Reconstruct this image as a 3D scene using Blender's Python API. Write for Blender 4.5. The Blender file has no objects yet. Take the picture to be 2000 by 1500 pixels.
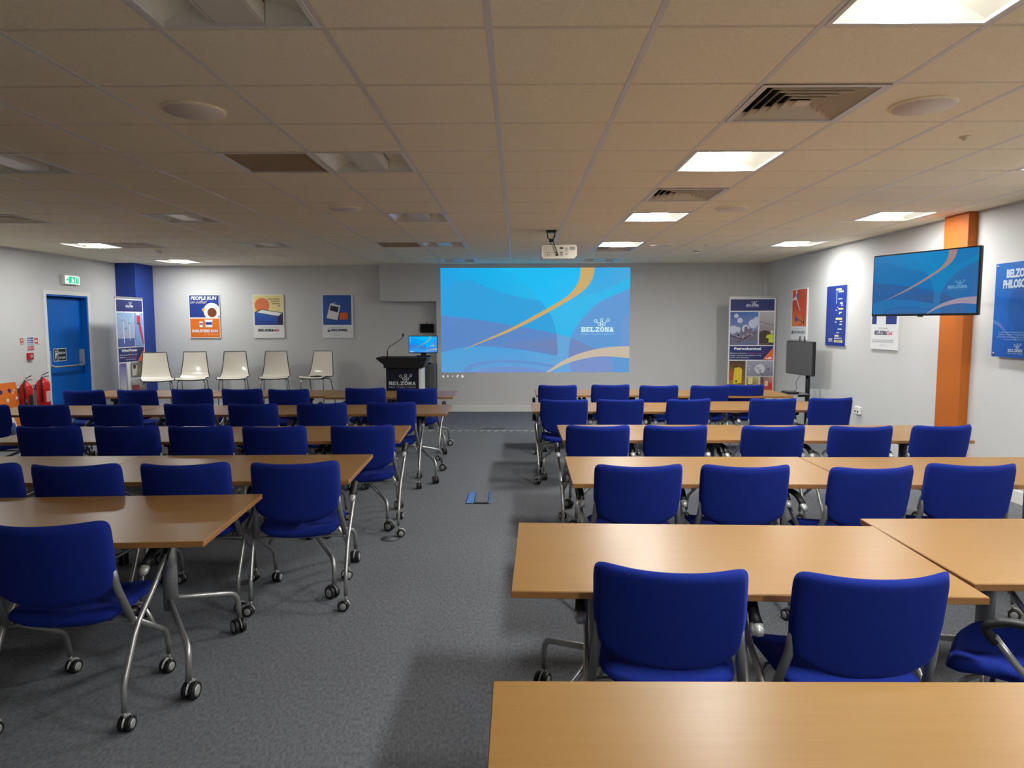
import bpy, math, random
from mathutils import Vector, Matrix
from mathutils.geometry import tessellate_polygon

random.seed(7)
SC = bpy.context.scene
COL = SC.collection
PI = math.pi

# ------------------------------------------------------------------ camera
CAMZ = 1.605
CEIL = 2.672
FPX, YAW, PITCH, ROLL = 1348.24, -0.0078, 0.0874, 0.0018
cam_data = bpy.data.cameras.new('camera')
cam = bpy.data.objects.new('camera', cam_data)
COL.objects.link(cam)
cam_data.sensor_fit = 'HORIZONTAL'
cam_data.sensor_width = 36.0
cam_data.lens = FPX * 36.0 / 2000.0
cam_data.clip_start = 0.05
fw = Vector((math.sin(YAW) * math.cos(PITCH), math.cos(YAW) * math.cos(PITCH), -math.sin(PITCH)))
rt = Vector((math.cos(YAW), -math.sin(YAW), 0))
dn = fw.cross(rt)
r2 = rt * math.cos(ROLL) + dn * math.sin(ROLL)
d2 = -rt * math.sin(ROLL) + dn * math.cos(ROLL)
cm = Matrix((r2, -d2, -fw)).transposed().to_4x4()
cm.translation = (0, 0, CAMZ)
cam.matrix_world = cm
SC.camera = cam

# ------------------------------------------------------------------ world and exposure
world = bpy.data.worlds.new('world')
SC.world = world
world.use_nodes = True
world.node_tree.nodes['Background'].inputs[0].default_value = (0.5, 0.5, 0.5, 1)
world.node_tree.nodes['Background'].inputs[1].default_value = 0.0
SC.view_settings.view_transform = 'Standard'
SC.view_settings.look = 'None'
SC.view_settings.exposure = 0.0
SC.view_settings.gamma = 1.0
SC.view_settings.use_curve_mapping = False
SC.cycles.max_bounces = 16
SC.cycles.diffuse_bounces = 12
SC.cycles.sample_clamp_indirect = 30
LAMP = 188.0          # radiance of the lit lamp diffusers in the middle rows
LAMP_WALL = 100.0      # weaker output invented for the side-wall lamps to keep the walls from over-brightening
LAMP_COL = (0.985, 1.0, 0.985)


# ------------------------------------------------------------------ materials
def lin(c):
    o = []
    for v in c[:3]:
        v = v / 255.0
        o.append(v / 12.92 if v <= 0.04045 else ((v + 0.055) / 1.055) ** 2.4)
    return tuple(o)


def mat(name, rgb, rough=0.6, metal=0.0, spec=0.5, noise=None, bump=None, sheen=0.0):
    """noise=(scale,amount) colour grain, bump=(scale,strength) fine relief"""
    m = bpy.data.materials.new(name)
    m.use_nodes = True
    nt = m.node_tree
    b = nt.nodes['Principled BSDF']
    c = lin(rgb)
    b.inputs['Base Color'].default_value = (*c, 1)
    b.inputs['Roughness'].default_value = rough
    b.inputs['Metallic'].default_value = metal
    b.inputs['Specular IOR Level'].default_value = spec
    if sheen:
        b.inputs['Sheen Weight'].default_value = sheen
        b.inputs['Sheen Roughness'].default_value = 0.4
        b.inputs['Sheen Tint'].default_value = (*[min(1, v * 3 + .05) for v in c], 1)
    tc = nt.nodes.new('ShaderNodeTexCoord')
    if noise:
        n = nt.nodes.new('ShaderNodeTexNoise')
        n.inputs['Scale'].default_value = noise[0]
        n.inputs['Detail'].default_value = 3
        nt.links.new(tc.outputs['Object'], n.inputs['Vector'])
        r = nt.nodes.new('ShaderNodeValToRGB')
        a = noise[1]
        r.color_ramp.elements[0].position = 0.3
        r.color_ramp.elements[1].position = 0.7
        r.color_ramp.elements[0].color = (*[v * (1 - a) for v in c], 1)
        r.color_ramp.elements[1].color = (*[min(1, v * (1 + a)) for v in c], 1)
        nt.links.new(n.outputs['Fac'], r.inputs['Fac'])
        nt.links.new(r.outputs['Color'], b.inputs['Base Color'])
    if bump:
        n2 = nt.nodes.new('ShaderNodeTexNoise')
        n2.inputs['Scale'].default_value = bump[0]
        n2.inputs['Detail'].default_value = 4
        nt.links.new(tc.outputs['Object'], n2.inputs['Vector'])
        bp = nt.nodes.new('ShaderNodeBump')
        bp.inputs['Strength'].default_value = bump[1]
        bp.inputs['Distance'].default_value = 0.01
        nt.links.new(n2.outputs['Fac'], bp.inputs['Height'])
        nt.links.new(bp.outputs['Normal'], b.inputs['Normal'])
    return m


def emis(name, rgb_lin, strength):
    m = bpy.data.materials.new(name)
    m.use_nodes = True
    nt = m.node_tree
    nt.nodes.clear()
    o = nt.nodes.new('ShaderNodeOutputMaterial')
    e = nt.nodes.new('ShaderNodeEmission')
    e.inputs[0].default_value = (*rgb_lin, 1)
    e.inputs[1].default_value = strength
    nt.links.new(e.outputs[0], o.inputs[0])
    return m


def attr_mat(name, emission=0.0, rough=0.5):
    m = bpy.data.materials.new(name)
    m.use_nodes = True
    nt = m.node_tree
    b = nt.nodes['Principled BSDF']
    a = nt.nodes.new('ShaderNodeVertexColor')
    a.layer_name = 'Col'
    if emission:
        b.inputs['Base Color'].default_value = (0, 0, 0, 1)
        b.inputs['Specular IOR Level'].default_value = 0.15
        nt.links.new(a.outputs['Color'], b.inputs['Emission Color'])
        b.inputs['Emission Strength'].default_value = emission
    else:
        nt.links.new(a.outputs['Color'], b.inputs['Base Color'])
    b.inputs['Roughness'].default_value = rough
    return m


def wood_mat():
    m = mat('beech_laminate', (214, 168, 112), rough=0.33, spec=0.20)
    nt = m.node_tree
    b = nt.nodes['Principled BSDF']
    tc = nt.nodes.new('ShaderNodeTexCoord')
    oi = nt.nodes.new('ShaderNodeObjectInfo')
    mp = nt.nodes.new('ShaderNodeMapping')
    mp.inputs['Scale'].default_value = (1.6, 34, 34)
    add = nt.nodes.new('ShaderNodeVectorMath')
    add.operation = 'ADD'
    sc = nt.nodes.new('ShaderNodeVectorMath')
    sc.operation = 'SCALE'
    sc.inputs[0].default_value = (7, 13, 5)
    nt.links.new(oi.outputs['Random'], sc.inputs['Scale'])
    nt.links.new(tc.outputs['Object'], mp.inputs['Vector'])
    nt.links.new(mp.outputs['Vector'], add.inputs[0])
    nt.links.new(sc.outputs['Vector'], add.inputs[1])
    n = nt.nodes.new('ShaderNodeTexNoise')
    n.inputs['Scale'].default_value = 1.6
    n.inputs['Detail'].default_value = 6
    n.inputs['Roughness'].default_value = 0.6
    n.inputs['Distortion'].default_value = 0.4
    nt.links.new(add.outputs['Vector'], n.inputs['Vector'])
    r = nt.nodes.new('ShaderNodeValToRGB')
    r.color_ramp.elements[0].position = 0.2
    r.color_ramp.elements[0].color = (*lin((140, 103, 54)), 1)
    r.color_ramp.elements[1].position = 0.75
    r.color_ramp.elements[1].color = (*lin((149, 112, 62)), 1)
    nt.links.new(n.outputs['Fac'], r.inputs['Fac'])
    nt.links.new(r.outputs['Color'], b.inputs['Base Color'])
    return m


def carpet_mat():
    m = mat('grey_carpet', (104, 108, 114), rough=0.95, spec=0.15)
    nt = m.node_tree
    b = nt.nodes['Principled BSDF']
    tc = nt.nodes.new('ShaderNodeTexCoord')
    n = nt.nodes.new('ShaderNodeTexNoise')
    n.inputs['Scale'].default_value = 260
    n.inputs['Detail'].default_value = 3
    n2 = nt.nodes.new('ShaderNodeTexNoise')
    n2.inputs['Scale'].default_value = 26
    n2.inputs['Detail'].default_value = 4
    mp = nt.nodes.new('ShaderNodeMapping')
    mp.inputs['Scale'].default_value = (3.2, 1.5, 1)
    nt.links.new(tc.outputs['Object'], mp.inputs['Vector'])
    nt.links.new(tc.outputs['Object'], n.inputs['Vector'])
    nt.links.new(mp.outputs['Vector'], n2.inputs['Vector'])
    mx = nt.nodes.new('ShaderNodeMix')
    mx.inputs[0].default_value = 0.4
    nt.links.new(n.outputs['Fac'], mx.inputs[2])
    nt.links.new(n2.outputs['Fac'], mx.inputs[3])
    r = nt.nodes.new('ShaderNodeValToRGB')
    r.color_ramp.elements[0].position = 0.34
    r.color_ramp.elements[0].color = (*lin((73, 76, 81)), 1)
    r.color_ramp.elements[1].position = 0.68
    r.color_ramp.elements[1].color = (*lin((133, 135, 139)), 1)
    nt.links.new(mx.outputs[0], r.inputs['Fac'])
    nt.links.new(r.outputs['Color'], b.inputs['Base Color'])
    bp = nt.nodes.new('ShaderNodeBump')
    bp.inputs['Strength'].default_value = 0.2
    bp.inputs['Distance'].default_value = 0.006
    nt.links.new(n.outputs['Fac'], bp.inputs['Height'])
    nt.links.new(bp.outputs['Normal'], b.inputs['Normal'])
    return m


M = {}
M['wall'] = mat('white_wall_paint', (208, 208, 207), rough=0.75, spec=0.25, noise=(3, .012), bump=(60, .04))
M['tile'] = mat('ceiling_tile', (248, 238, 214), rough=0.95, spec=0.1, noise=(140, .06), bump=(160, .12))
M['tee'] = mat('ceiling_tee_metal', (222, 218, 212), rough=0.42, spec=0.5)
M['tee2'] = mat('ceiling_cross_tee', (226, 214, 194), rough=0.6, spec=0.3)
M['white'] = mat('white_plastic', (228, 227, 222), rough=0.45)
M['trimwhite'] = mat('white_gloss_paint', (226, 225, 222), rough=0.4)
M['carpet'] = carpet_mat()
M['wood'] = wood_mat()
M['edge'] = mat('beech_edge_band', (152, 106, 57), rough=0.45, noise=(40, .05))
M['fabric'] = mat('blue_fabric', (22, 40, 121), rough=0.92, spec=0.12, noise=(420, .22), bump=(500, .18), sheen=0.25)
M['steel'] = mat('silver_steel', (176, 176, 174), rough=0.34, metal=0.75)
M['greysteel'] = mat('satin_grey_steel', (140, 141, 141), rough=0.45, metal=0.55)
M['darksteel'] = mat('dark_grey_steel', (78, 79, 81), rough=0.5, metal=0.4)
M['black'] = mat('black_plastic', (18, 18, 19), rough=0.5)
M['blackgloss'] = mat('black_gloss', (10, 10, 12), rough=0.2)
M['hub'] = mat('silver_plastic', (178, 178, 176), rough=0.35, metal=0.4)
M['chrome'] = mat('chrome', (200, 200, 200), rough=0.15, metal=1.0)
M['shell'] = mat('glossy_white_shell', (228, 222, 208), rough=0.14, spec=0.6)
M['orange'] = mat('orange_paint', (186, 97, 14), rough=0.6, noise=(4, .02))
M['bluecol'] = mat('blue_paint', (26, 62, 150), rough=0.6, noise=(4, .02))
M['door'] = mat('blue_door_paint', (4, 100, 190), rough=0.5, spec=0.25, noise=(4, .02))
M['navy'] = mat('navy_laminate', (15, 17, 38), rough=0.45)
M['red'] = mat('red_enamel', (200, 18, 22), rough=0.3)
M['cabinet'] = mat('dark_grey_cabinet', (66, 67, 70), rough=0.5)
M['cabinet2'] = mat('mid_grey_cabinet', (92, 92, 94), rough=0.5)
M['screenoff'] = mat('screen_off_grey', (82, 79, 78), rough=0.42)
M['grille'] = mat('brown_grey_grille', (190, 168, 140), rough=0.8)
M['dark'] = mat('dark_void', (26, 22, 21), rough=0.9, spec=0.1)
M['speaker'] = mat('speaker_mesh', (226, 216, 206), rough=0.8, noise=(200, .1))
M['reflector'] = mat('lamp_reflector', (238, 236, 226), rough=0.25)
M['offdiff'] = mat('unlit_diffuser', (222, 218, 208), rough=0.3)
M['blueplate'] = mat('blue_lid', (70, 120, 180), rough=0.6)
M['tape'] = mat('pale_tape', (214, 208, 170), rough=0.6)
M['tape2'] = mat('dark_tape', (52, 58, 66), rough=0.7)
M['boardside'] = mat('poster_board_edge', (225, 225, 225), rough=0.5)
M['banner'] = mat('banner_white', (226, 226, 228), rough=0.5)
M['yellow'] = mat('yellow_label', (220, 200, 60), rough=0.5)
M['projbody'] = mat('projector_white', (222, 214, 200), rough=0.45)
M['print'] = attr_mat('flat_print', 0.0, 0.5)
M['poster'] = attr_mat('glossy_print', 0.0, 0.35)
M['screen'] = attr_mat('lit_screen', 1.0, 0.35)
M['lamp'] = emis('lit_diffuser', LAMP_COL, LAMP)
M['lampdim'] = emis('lit_diffuser_dimmed', LAMP_COL, LAMP_WALL)
M['lampside'] = emis('lit_diffuser_side', (1.0, .99, .88), 6.0)


# ------------------------------------------------------------------ mesh builder
class MB:
    def __init__(s):
        s.v, s.f, s.m, s.sm, s.mats = [], [], [], [], []

    def mi(s, m):
        if m not in s.mats:
            s.mats.append(m)
        return s.mats.index(m)

    def add(s, vs, fs, m, smooth=False):
        o = len(s.v)
        s.v += [tuple(p) for p in vs]
        i = s.mi(m)
        for f in fs:
            s.f.append(tuple(o + k for k in f))
            s.m.append(i)
            s.sm.append(smooth)

    def box(s, c, d, m, bev=0.0, rot=None, taper=1.0):
        hx, hy, hz = d[0] / 2, d[1] / 2, d[2] / 2
        vs = []
        if bev <= 0:
            for z in (-1, 1):
                k = taper if z > 0 else 1
                for x, y in ((-1, -1), (1, -1), (1, 1), (-1, 1)):
                    vs.append(Vector((x * hx * k, y * hy * k, z * hz)))
            fs = [(3, 2, 1, 0), (4, 5, 6, 7), (0, 1, 5, 4), (1, 2, 6, 5), (2, 3, 7, 6), (3, 0, 4, 7)]
        else:
            b = min(bev, hx * .9, hy * .9, hz * .9)
            def ring(ix, iy, z):
                return [Vector(p) for p in ((-hx + ix, -hy + iy + (b - iy if 0 else 0), z),)]
            rings = []
            for z, ins in ((-hz, b), (-hz + b, 0), (hz - b, 0), (hz, b)):
                x0, y0 = hx - ins, hy - ins
                q = b if ins == 0 else b * .6
                rings.append([Vector(p + (z,)) for p in ((-x0 + q, -y0), (x0 - q, -y0), (x0, -y0 + q), (x0, y0 - q),
                                                         (x0 - q, y0), (-x0 + q, y0), (-x0, y0 - q), (-x0, -y0 + q))])
            fs = []
            for r in rings:
                vs += r
            for k in range(3):
                for j in range(8):
                    a, b2 = k * 8 + j, k * 8 + (j + 1) % 8
                    fs.append((a, b2, b2 + 8, a + 8))
            fs.append(tuple(range(7, -1, -1)))
            fs.append(tuple(range(24, 32)))
        if rot is not None:
            vs = [rot @ p for p in vs]
        c = Vector(c)
        s.add([p + c for p in vs], fs, m)

    def tube(s, pts, r, m, n=8, caps=True, rs=None, closed=False, up=None):
        pts = [Vector(p) for p in pts]
        N = len(pts)
        rings = []
        prev = None
        for i, p in enumerate(pts):
            if closed:
                t = (pts[(i + 1) % N] - pts[i - 1]).normalized()
            elif i == 0:
                t = (pts[1] - pts[0]).normalized()
            elif i == N - 1:
                t = (pts[-1] - pts[-2]).normalized()
            else:
                t = ((pts[i + 1] - p).normalized() + (p - pts[i - 1]).normalized())
                t = t.normalized() if t.length > 1e-6 else (p - pts[i - 1]).normalized()
            if prev is None:
                a = Vector((0, 0, 1)) if abs(t.z) < .9 else Vector((1, 0, 0))
                u = t.cross(a).normalized()
            else:
                u = (prev - t * prev.dot(t))
                u = u.normalized() if u.length > 1e-6 else t.orthogonal().normalized()
            prev = u
            w = t.cross(u)
            rr = rs[i] if rs else r
            if isinstance(rr, tuple):
                ra, rb = rr
            else:
                ra = rb = rr
            rings.append([p + u * (math.cos(2 * PI * k / n) * ra) + w * (math.sin(2 * PI * k / n) * rb) for k in range(n)])
        vs = [q for r_ in rings for q in r_]
        fs = []
        for i in range(N if closed else N - 1):
            for k in range(n):
                a = i * n + k
                b = i * n + (k + 1) % n
                i2 = (i + 1) % N
                fs.append((a, b, i2 * n + (k + 1) % n, i2 * n + k))
        s.add(vs, fs, m, True)
        if caps and not closed:
            s.add(rings[0][::-1], [tuple(range(n))], m)
            s.add(rings[-1], [tuple(range(n))], m)

    def lathe(s, prof, c, axis, m, n=16, smooth=True):
        """prof: list of (radius, height along axis)"""
        ax = Vector(axis).normalized()
        u = ax.orthogonal().normalized()
        w = ax.cross(u)
        c = Vector(c)
        vs, fs = [], []
        for r, h in prof:
            for k in range(n):
                a = 2 * PI * k / n
                vs.append(c + ax * h + (u * math.cos(a) + w * math.sin(a)) * r)
        for i in range(len(prof) - 1):
            for k in range(n):
                fs.append((i * n + k, i * n + (k + 1) % n, (i + 1) * n + (k + 1) % n, (i + 1) * n + k))
        fs.append(tuple(range(n))[::-1])
        fs.append(tuple((len(prof) - 1) * n + k for k in range(n)))
        s.add(vs, fs, m, smooth)

    def prism(s, pts, d0, d1, m, axis='z'):
        """pts 2D ccw, extruded along axis between d0 and d1. axis z:(x,y) y:(x,z) x:(y,z)"""
        def P(p, d):
            return {'z': (p[0], p[1], d), 'y': (p[0], d, p[1]), 'x': (d, p[0], p[1])}[axis]
        n = len(pts)
        vs = [P(p, d0) for p in pts] + [P(p, d1) for p in pts]
        fs = [tuple(range(n))[::-1], tuple(range(n, 2 * n))]
        fs += [(k, (k + 1) % n, n + (k + 1) % n, n + k) for k in range(n)]
        s.add(vs, fs, m)

    def mesh(s, name):
        me = bpy.data.meshes.new(name)
        me.from_pydata(s.v, [], s.f)
        for m in s.mats:
            me.materials.append(m)
        me.polygons.foreach_set('material_index', s.m)
        me.polygons.foreach_set('use_smooth', s.sm)
        me.update()
        import bmesh
        bm = bmesh.new()
        bm.from_mesh(me)
        bmesh.ops.remove_doubles(bm, verts=bm.verts, dist=1e-6)
        bmesh.ops.recalc_face_normals(bm, faces=bm.faces)
        bm.to_mesh(me)
        bm.free()
        return me

    def build(s, name, parent=None, loc=(0, 0, 0), rz=0.0):
        return put(name, s.mesh(name), parent, loc, rz)


def put(name, me, parent=None, loc=(0, 0, 0), rz=0.0):
    o = bpy.data.objects.new(name, me)
    COL.objects.link(o)
    o.parent = parent
    o.location = loc
    o.rotation_euler = (0, 0, rz)
    return o


def empty(name, loc, rz=0.0):
    o = bpy.data.objects.new(name, None)
    COL.objects.link(o)
    o.empty_display_size = 0.1
    o.location = loc
    o.rotation_euler = (0, 0, rz)
    return o


def tag(o, label=None, cat=None, group=None, kind=None):
    if label:
        o['label'] = label
    if cat:
        o['category'] = cat
    if group:
        o['group'] = group
    if kind:
        o['kind'] = kind
    return o


def copy_tree(o, parent=None):
    c = o.copy()
    COL.objects.link(c)
    c.parent = parent
    for ch in list(o.children):
        copy_tree(ch, c)
    return c


def smooth_path(pts, n=5, k=0.35):
    """round the corners of a polyline"""
    pts = [Vector(p) for p in pts]
    out = [pts[0]]
    for i in range(1, len(pts) - 1):
        a, b, c = pts[i - 1], pts[i], pts[i + 1]
        d = min((a - b).length, (c - b).length) * k
        p0 = b + (a - b).normalized() * d
        p1 = b + (c - b).normalized() * d
        for j in range(n + 1):
            t = j / n
            out.append(p0 * (1 - t) ** 2 + b * 2 * t * (1 - t) + p1 * t ** 2)
    out.append(pts[-1])
    return out


# ------------------------------------------------------------------ flat print
_font_cache = {}


def font_tris(s, bold=0.0, shear=0.0):
    key = (s, bold, shear)
    if key in _font_cache:
        return _font_cache[key]
    cu = bpy.data.curves.new('txt', 'FONT')
    cu.body = s
    cu.size = 1.0
    cu.offset = bold
    cu.shear = shear
    cu.resolution_u = 3
    ob = bpy.data.objects.new('txt', cu)
    COL.objects.link(ob)
    dg = bpy.context.evaluated_depsgraph_get()
    dg.update()
    me = bpy.data.meshes.new_from_object(ob.evaluated_get(dg))
    vs = [(v.co.x, v.co.y) for v in me.vertices]
    fs = [tuple(p.vertices) for p in me.polygons]
    bpy.data.objects.remove(ob)
    bpy.data.curves.remove(cu)
    bpy.data.meshes.remove(me)
    _font_cache[key] = (vs, fs)
    return vs, fs


class Art:
    """flat print on a local XZ plane facing -Y; coordinates in metres from the centre"""
    def __init__(s, W, H, y0=0.0, step=0.0004, cmap=None):
        s.W, s.H, s.y0, s.step = W, H, y0, step
        s.parts = {}
        s.k = 1
        s.cmap = cmap or (lambda c: c)

    def _add(s, part, vs, fs, cols):
        v, f, c = s.parts.setdefault(part, ([], [], []))
        o = len(v)
        y = s.y0 - s.k * s.step
        v += [(p[0], y, p[1]) for p in vs]
        f += [tuple(o + i for i in t) for t in fs]
        c += cols

    def poly(s, part, pts, col, unit=True):
        """pts in unit coordinates; col one colour or one per vertex"""
        if unit:
            P = [((min(1, max(0, x)) - .5) * s.W, (min(1, max(0, y)) - .5) * s.H) for x, y in pts]
        else:
            P = list(pts)
        tris = tessellate_polygon([[Vector((x, y, 0)) for x, y in P]])
        if isinstance(col[0], (int, float)):
            cols = [lin(s.cmap(col))] * len(P)
        else:
            cols = [lin(s.cmap(c)) for c in col]
        s._add(part, P, tris, cols)
        s.k += 1

    def rect(s, part, x0, y0, x1, y1, col):
        s.poly(part, [(x0, y0), (x1, y0), (x1, y1), (x0, y1)], col)

    def circ(s, part, cx, cy, r, col, n=24, a0=0, a1=2 * PI):
        """r in units of the width"""
        k = s.W / s.H
        s.poly(part, [(cx + r * math.cos(a0 + (a1 - a0) * i / n), cy + r * k * math.sin(a0 + (a1 - a0) * i / n)) for i in range(n)], col)

    def line(s, part, x0, y0, x1, y1, w, col):
        """w in units of the width"""
        X0, Y0, X1, Y1 = (x0 - .5) * s.W, (y0 - .5) * s.H, (x1 - .5) * s.W, (y1 - .5) * s.H
        d = Vector((X1 - X0, Y1 - Y0))
        n = Vector((-d.y, d.x)).normalized() * (w * s.W / 2)
        s.poly(part, [(X0 + n.x, Y0 + n.y), (X0 - n.x, Y0 - n.y), (X1 - n.x, Y1 - n.y), (X1 + n.x, Y1 + n.y)], col, unit=False)

    def text(s, part, st, x, y, h, col, align='c', bold=0.0, shear=0.0, fit=None):
        """cap height h (units of H), baseline at y; fit = width in units of W"""
        vs, fs = font_tris(st, bold, shear)
        if not vs:
            return
        x0 = min(v[0] for v in vs)
        x1 = max(v[0] for v in vs)
        k = h * s.H / 0.70
        kx = k if fit is None else fit * s.W / (x1 - x0)
        w = (x1 - x0) * kx
        ox = (x - .5) * s.W - {'c': w / 2, 'l': 0, 'r': w}[align]
        oy = (y - .5) * s.H
        P = [(ox + (a - x0) * kx, oy + b * k) for a, b in vs]
        s._add(part, P, fs, [lin(s.cmap(col))] * len(P))
        s.k += 1

    def rects_m(s, part, rects, col):
        vs, fs = [], []
        for x0, y0, x1, y1 in rects:
            o = len(vs)
            vs += [(x0, y0), (x1, y0), (x1, y1), (x0, y1)]
            fs.append((o, o + 1, o + 2, o + 3))
        s._add(part, vs, fs, [lin(s.cmap(col))] * len(vs))
        s.k += 1

    def slab_word(s, part, word, cx, y, w, h, col):
        """slab serif capitals from bars; cx,y,w,h in unit coordinates, y = baseline"""
        L = {
            'B': ['r.06,0,.34,1', 'r0,0,.66,.19', 'r0,.81,.62,1', 'r.2,.42,.66,.58', 'p.6,1,.8,.96,.88,.86,.88,.64,.8,.53,.6,.5', 'p.6,.5,.84,.48,.95,.38,.95,.14,.86,.03,.6,0'],
            'E': ['r.06,0,.34,1', 'r0,0,.92,.19', 'r0,.81,.92,1', 'r.2,.42,.66,.58', 'r.74,0,.92,.36', 'r.74,.66,.92,1'],
            'L': ['r.06,0,.34,1', 'r0,0,.92,.19', 'r0,.81,.5,1', 'r.74,0,.92,.4'],
            'Z': ['r.04,0,.94,.19', 'r.04,.81,.94,1', 'p.04,.19,.36,.19,.94,.81,.62,.81', 'r.04,.66,.22,1', 'r.76,0,.94,.34'],
            'N': ['r.06,0,.28,1', 'r.70,0,.92,1', 'r0,0,.42,.17', 'r0,.83,.34,1', 'r.6,.83,1,1', 'p.1,1,.4,1,.9,0,.62,0'],
            'A': ['p.08,0,.34,0,.64,1,.34,1', 'p.66,0,.95,0,.66,1,.36,1', 'r.28,.24,.74,.4', 'r0,0,.46,.17', 'r.56,0,1.02,.17', 'r.24,.84,.66,1'],
        }
        n = len(word)
        cw = w / n
        for i, ch in enumerate(word):
            X = cx - w / 2 + i * cw
            if ch == 'O':
                k = 14
                out = [(.5 + .48 * math.cos(2 * PI * j / k), .5 + .52 * math.sin(2 * PI * j / k)) for j in range(k)]
                inn = [(.5 + .20 * math.cos(2 * PI * j / k), .5 + .30 * math.sin(2 * PI * j / k)) for j in range(k)]
                vs = [((X + p[0] * cw * .97 - .5) * s.W, (y + p[1] * h - .5) * s.H) for p in out + inn]
                s._add(part, vs, [(j, (j + 1) % k, k + (j + 1) % k, k + j) for j in range(k)], [lin(s.cmap(col))] * (2 * k))
                continue
            for d in L[ch]:
                q = [float(t) for t in d[1:].split(',')]
                if d[0] == 'r':
                    pts = [(q[0], q[1]), (q[2], q[1]), (q[2], q[3]), (q[0], q[3])]
                else:
                    pts = [(q[j], q[j + 1]) for j in range(0, len(q), 2)]
                vs = [((X + p[0] * cw * .97 - .5) * s.W, (y + p[1] * h - .5) * s.H) for p in pts]
                s._add(part, vs, [tuple(range(len(vs)))], [lin(s.cmap(col))] * len(vs))
        s.k += 1

    def logo(s, part, cx, y, w, col, tag_col=None, tagline=True):
        """y = baseline of the word, w in unit width"""
        asp = s.W / s.H
        h = w * .142 * asp
        s.slab_word(part, 'BELZONA', cx, y, w, h, col)
        def ring(rx, ry, r):
            k = 14
            X, Y = (cx - .5) * s.W + rx * w * s.W, (y - .5) * s.H + ry * w * s.W
            R = r * w * s.W
            vs = [(X + R * math.cos(2 * PI * j / k), Y + R * math.sin(2 * PI * j / k)) for j in range(k)]
            vs += [(X + R * .66 * math.cos(2 * PI * j / k), Y + R * .66 * math.sin(2 * PI * j / k)) for j in range(k)]
            s._add(part, vs, [(j, (j + 1) % k, k + (j + 1) % k, k + j) for j in range(k)], [lin(s.cmap(col))] * (2 * k))
        for rx, ry in ((-.06, .335), (.125, .365), (.32, .365), (.125, .275), (.05, .235), (.195, .235), (.125, .185)):
            ring(rx, ry, .05)
        def seg(x0, y0, x1, y1):
            a = Vector(((cx - .5) * s.W + x0 * w * s.W, (y - .5) * s.H + y0 * w * s.W))
            b = Vector(((cx - .5) * s.W + x1 * w * s.W, (y - .5) * s.H + y1 * w * s.W))
            d = (b - a)
            n = Vector((-d.y, d.x)).normalized() * (.009 * w * s.W)
            s._add(part, [a + n, a - n, b - n, b + n], [(0, 1, 2, 3)], [lin(s.cmap(col))] * 4)
        seg(-.025, .305, .012, .265)
        seg(.285, .335, .23, .265)
        if tagline:
            s.text(part, 'Repair \u2022 Protect \u2022 Improve', cx, y - h * .62, h * .38, tag_col or col, fit=w)
        s.text(part, '\u00ae', cx + w * .515, y + h * .75, h * .16, col)
        s.k += 1

    def build(s, parent, material, labels=None):
        out = []
        for name, (v, f, c) in s.parts.items():
            me = bpy.data.meshes.new(name)
            me.from_pydata(v, [], f)
            me.materials.append(material)
            at = me.color_attributes.new('Col', 'FLOAT_COLOR', 'POINT')
            buf = []
            for q in c:
                buf += [q[0], q[1], q[2], 1.0]
            at.data.foreach_set('color', buf)
            me.update()
            o = put(name, me, parent)
            o['kind'] = 'stuff'
            out.append(o)
        return out


def board(name, label, cat, W, H, T, loc, rz, group=None, m=None):
    """a flat board whose printed face is local -Y, empty at its centre back"""
    e = empty(name, loc, rz)
    tag(e, label, cat, group)
    b = MB()
    b.box((0, -T / 2, 0), (W, T, H), m or M['boardside'])
    b.build('board', e)
    return e


# ------------------------------------------------------------------ the room
X0, X1, Y0, YF, YB = -7.07, 4.45, -3.0, 12.51, 12.80
DY0, DY1, DZ = 10.36, 11.36, 2.06

b = MB()
b.box(((X0 + X1) / 2, (Y0 + YB) / 2, -.05), (X1 - X0 + .6, YB - Y0 + .6, .1), M['carpet'])
tag(b.build('floor'), 'grey carpet floor', kind='structure')

b = MB()
b.box(((X0 + X1) / 2, (Y0 + YB) / 2, CEIL + .20), (X1 - X0 + .6, YB - Y0 + .6, .1), M['dark'])
ceiling = tag(b.build('ceiling'), 'suspended tiled ceiling', kind='structure')

b = MB()
WT = .3
b.box((X0 - WT / 2, (Y0 + DY0) / 2, (CEIL + .15) / 2), (WT, DY0 - Y0, CEIL + .15), M['wall'])
b.box((X0 - WT / 2, (YB + DY1) / 2, (CEIL + .15) / 2), (WT, YB - DY1, CEIL + .15), M['wall'])
b.box((X0 - WT / 2, (DY0 + DY1) / 2, (CEIL + .15 + DZ) / 2), (WT, DY1 - DY0, CEIL + .15 - DZ), M['wall'])
tag(b.build('wall_left'), 'white left wall with the door opening', kind='structure')
b = MB()
b.box((X1 + .1, (Y0 + YB) / 2, (CEIL + .15) / 2), (.2, YB - Y0, CEIL + .15), M['wall'])
tag(b.build('wall_right'), 'white right wall', kind='structure')
b = MB()
b.box(((X0 + X1) / 2, Y0 - .1, (CEIL + .15) / 2), (X1 - X0 + .4, .2, CEIL + .15), M['wall'])
tag(b.build('wall_rear'), 'white rear wall', kind='structure')
b = MB()
b.box(((X0 + X1) / 2, YB + .1, (CEIL + .15) / 2), (X1 - X0 + .4, .2, CEIL + .15), M['wall'])
b.box(((X1 - 1.46) / 2, (YF + YB) / 2, (CEIL + .1) / 2), (X1 + 1.46, YB - YF, CEIL + .1), M['wall'])
tag(b.build('wall_front'), 'white front wall carrying the projected picture', kind='structure')
b = MB()
b.box(((-2.48 - 1.46) / 2, (YF + YB) / 2, (CEIL + .1 + 2.01) / 2), (1.02, YB - YF, CEIL + .1 - 2.01), M['wall'])
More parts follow.
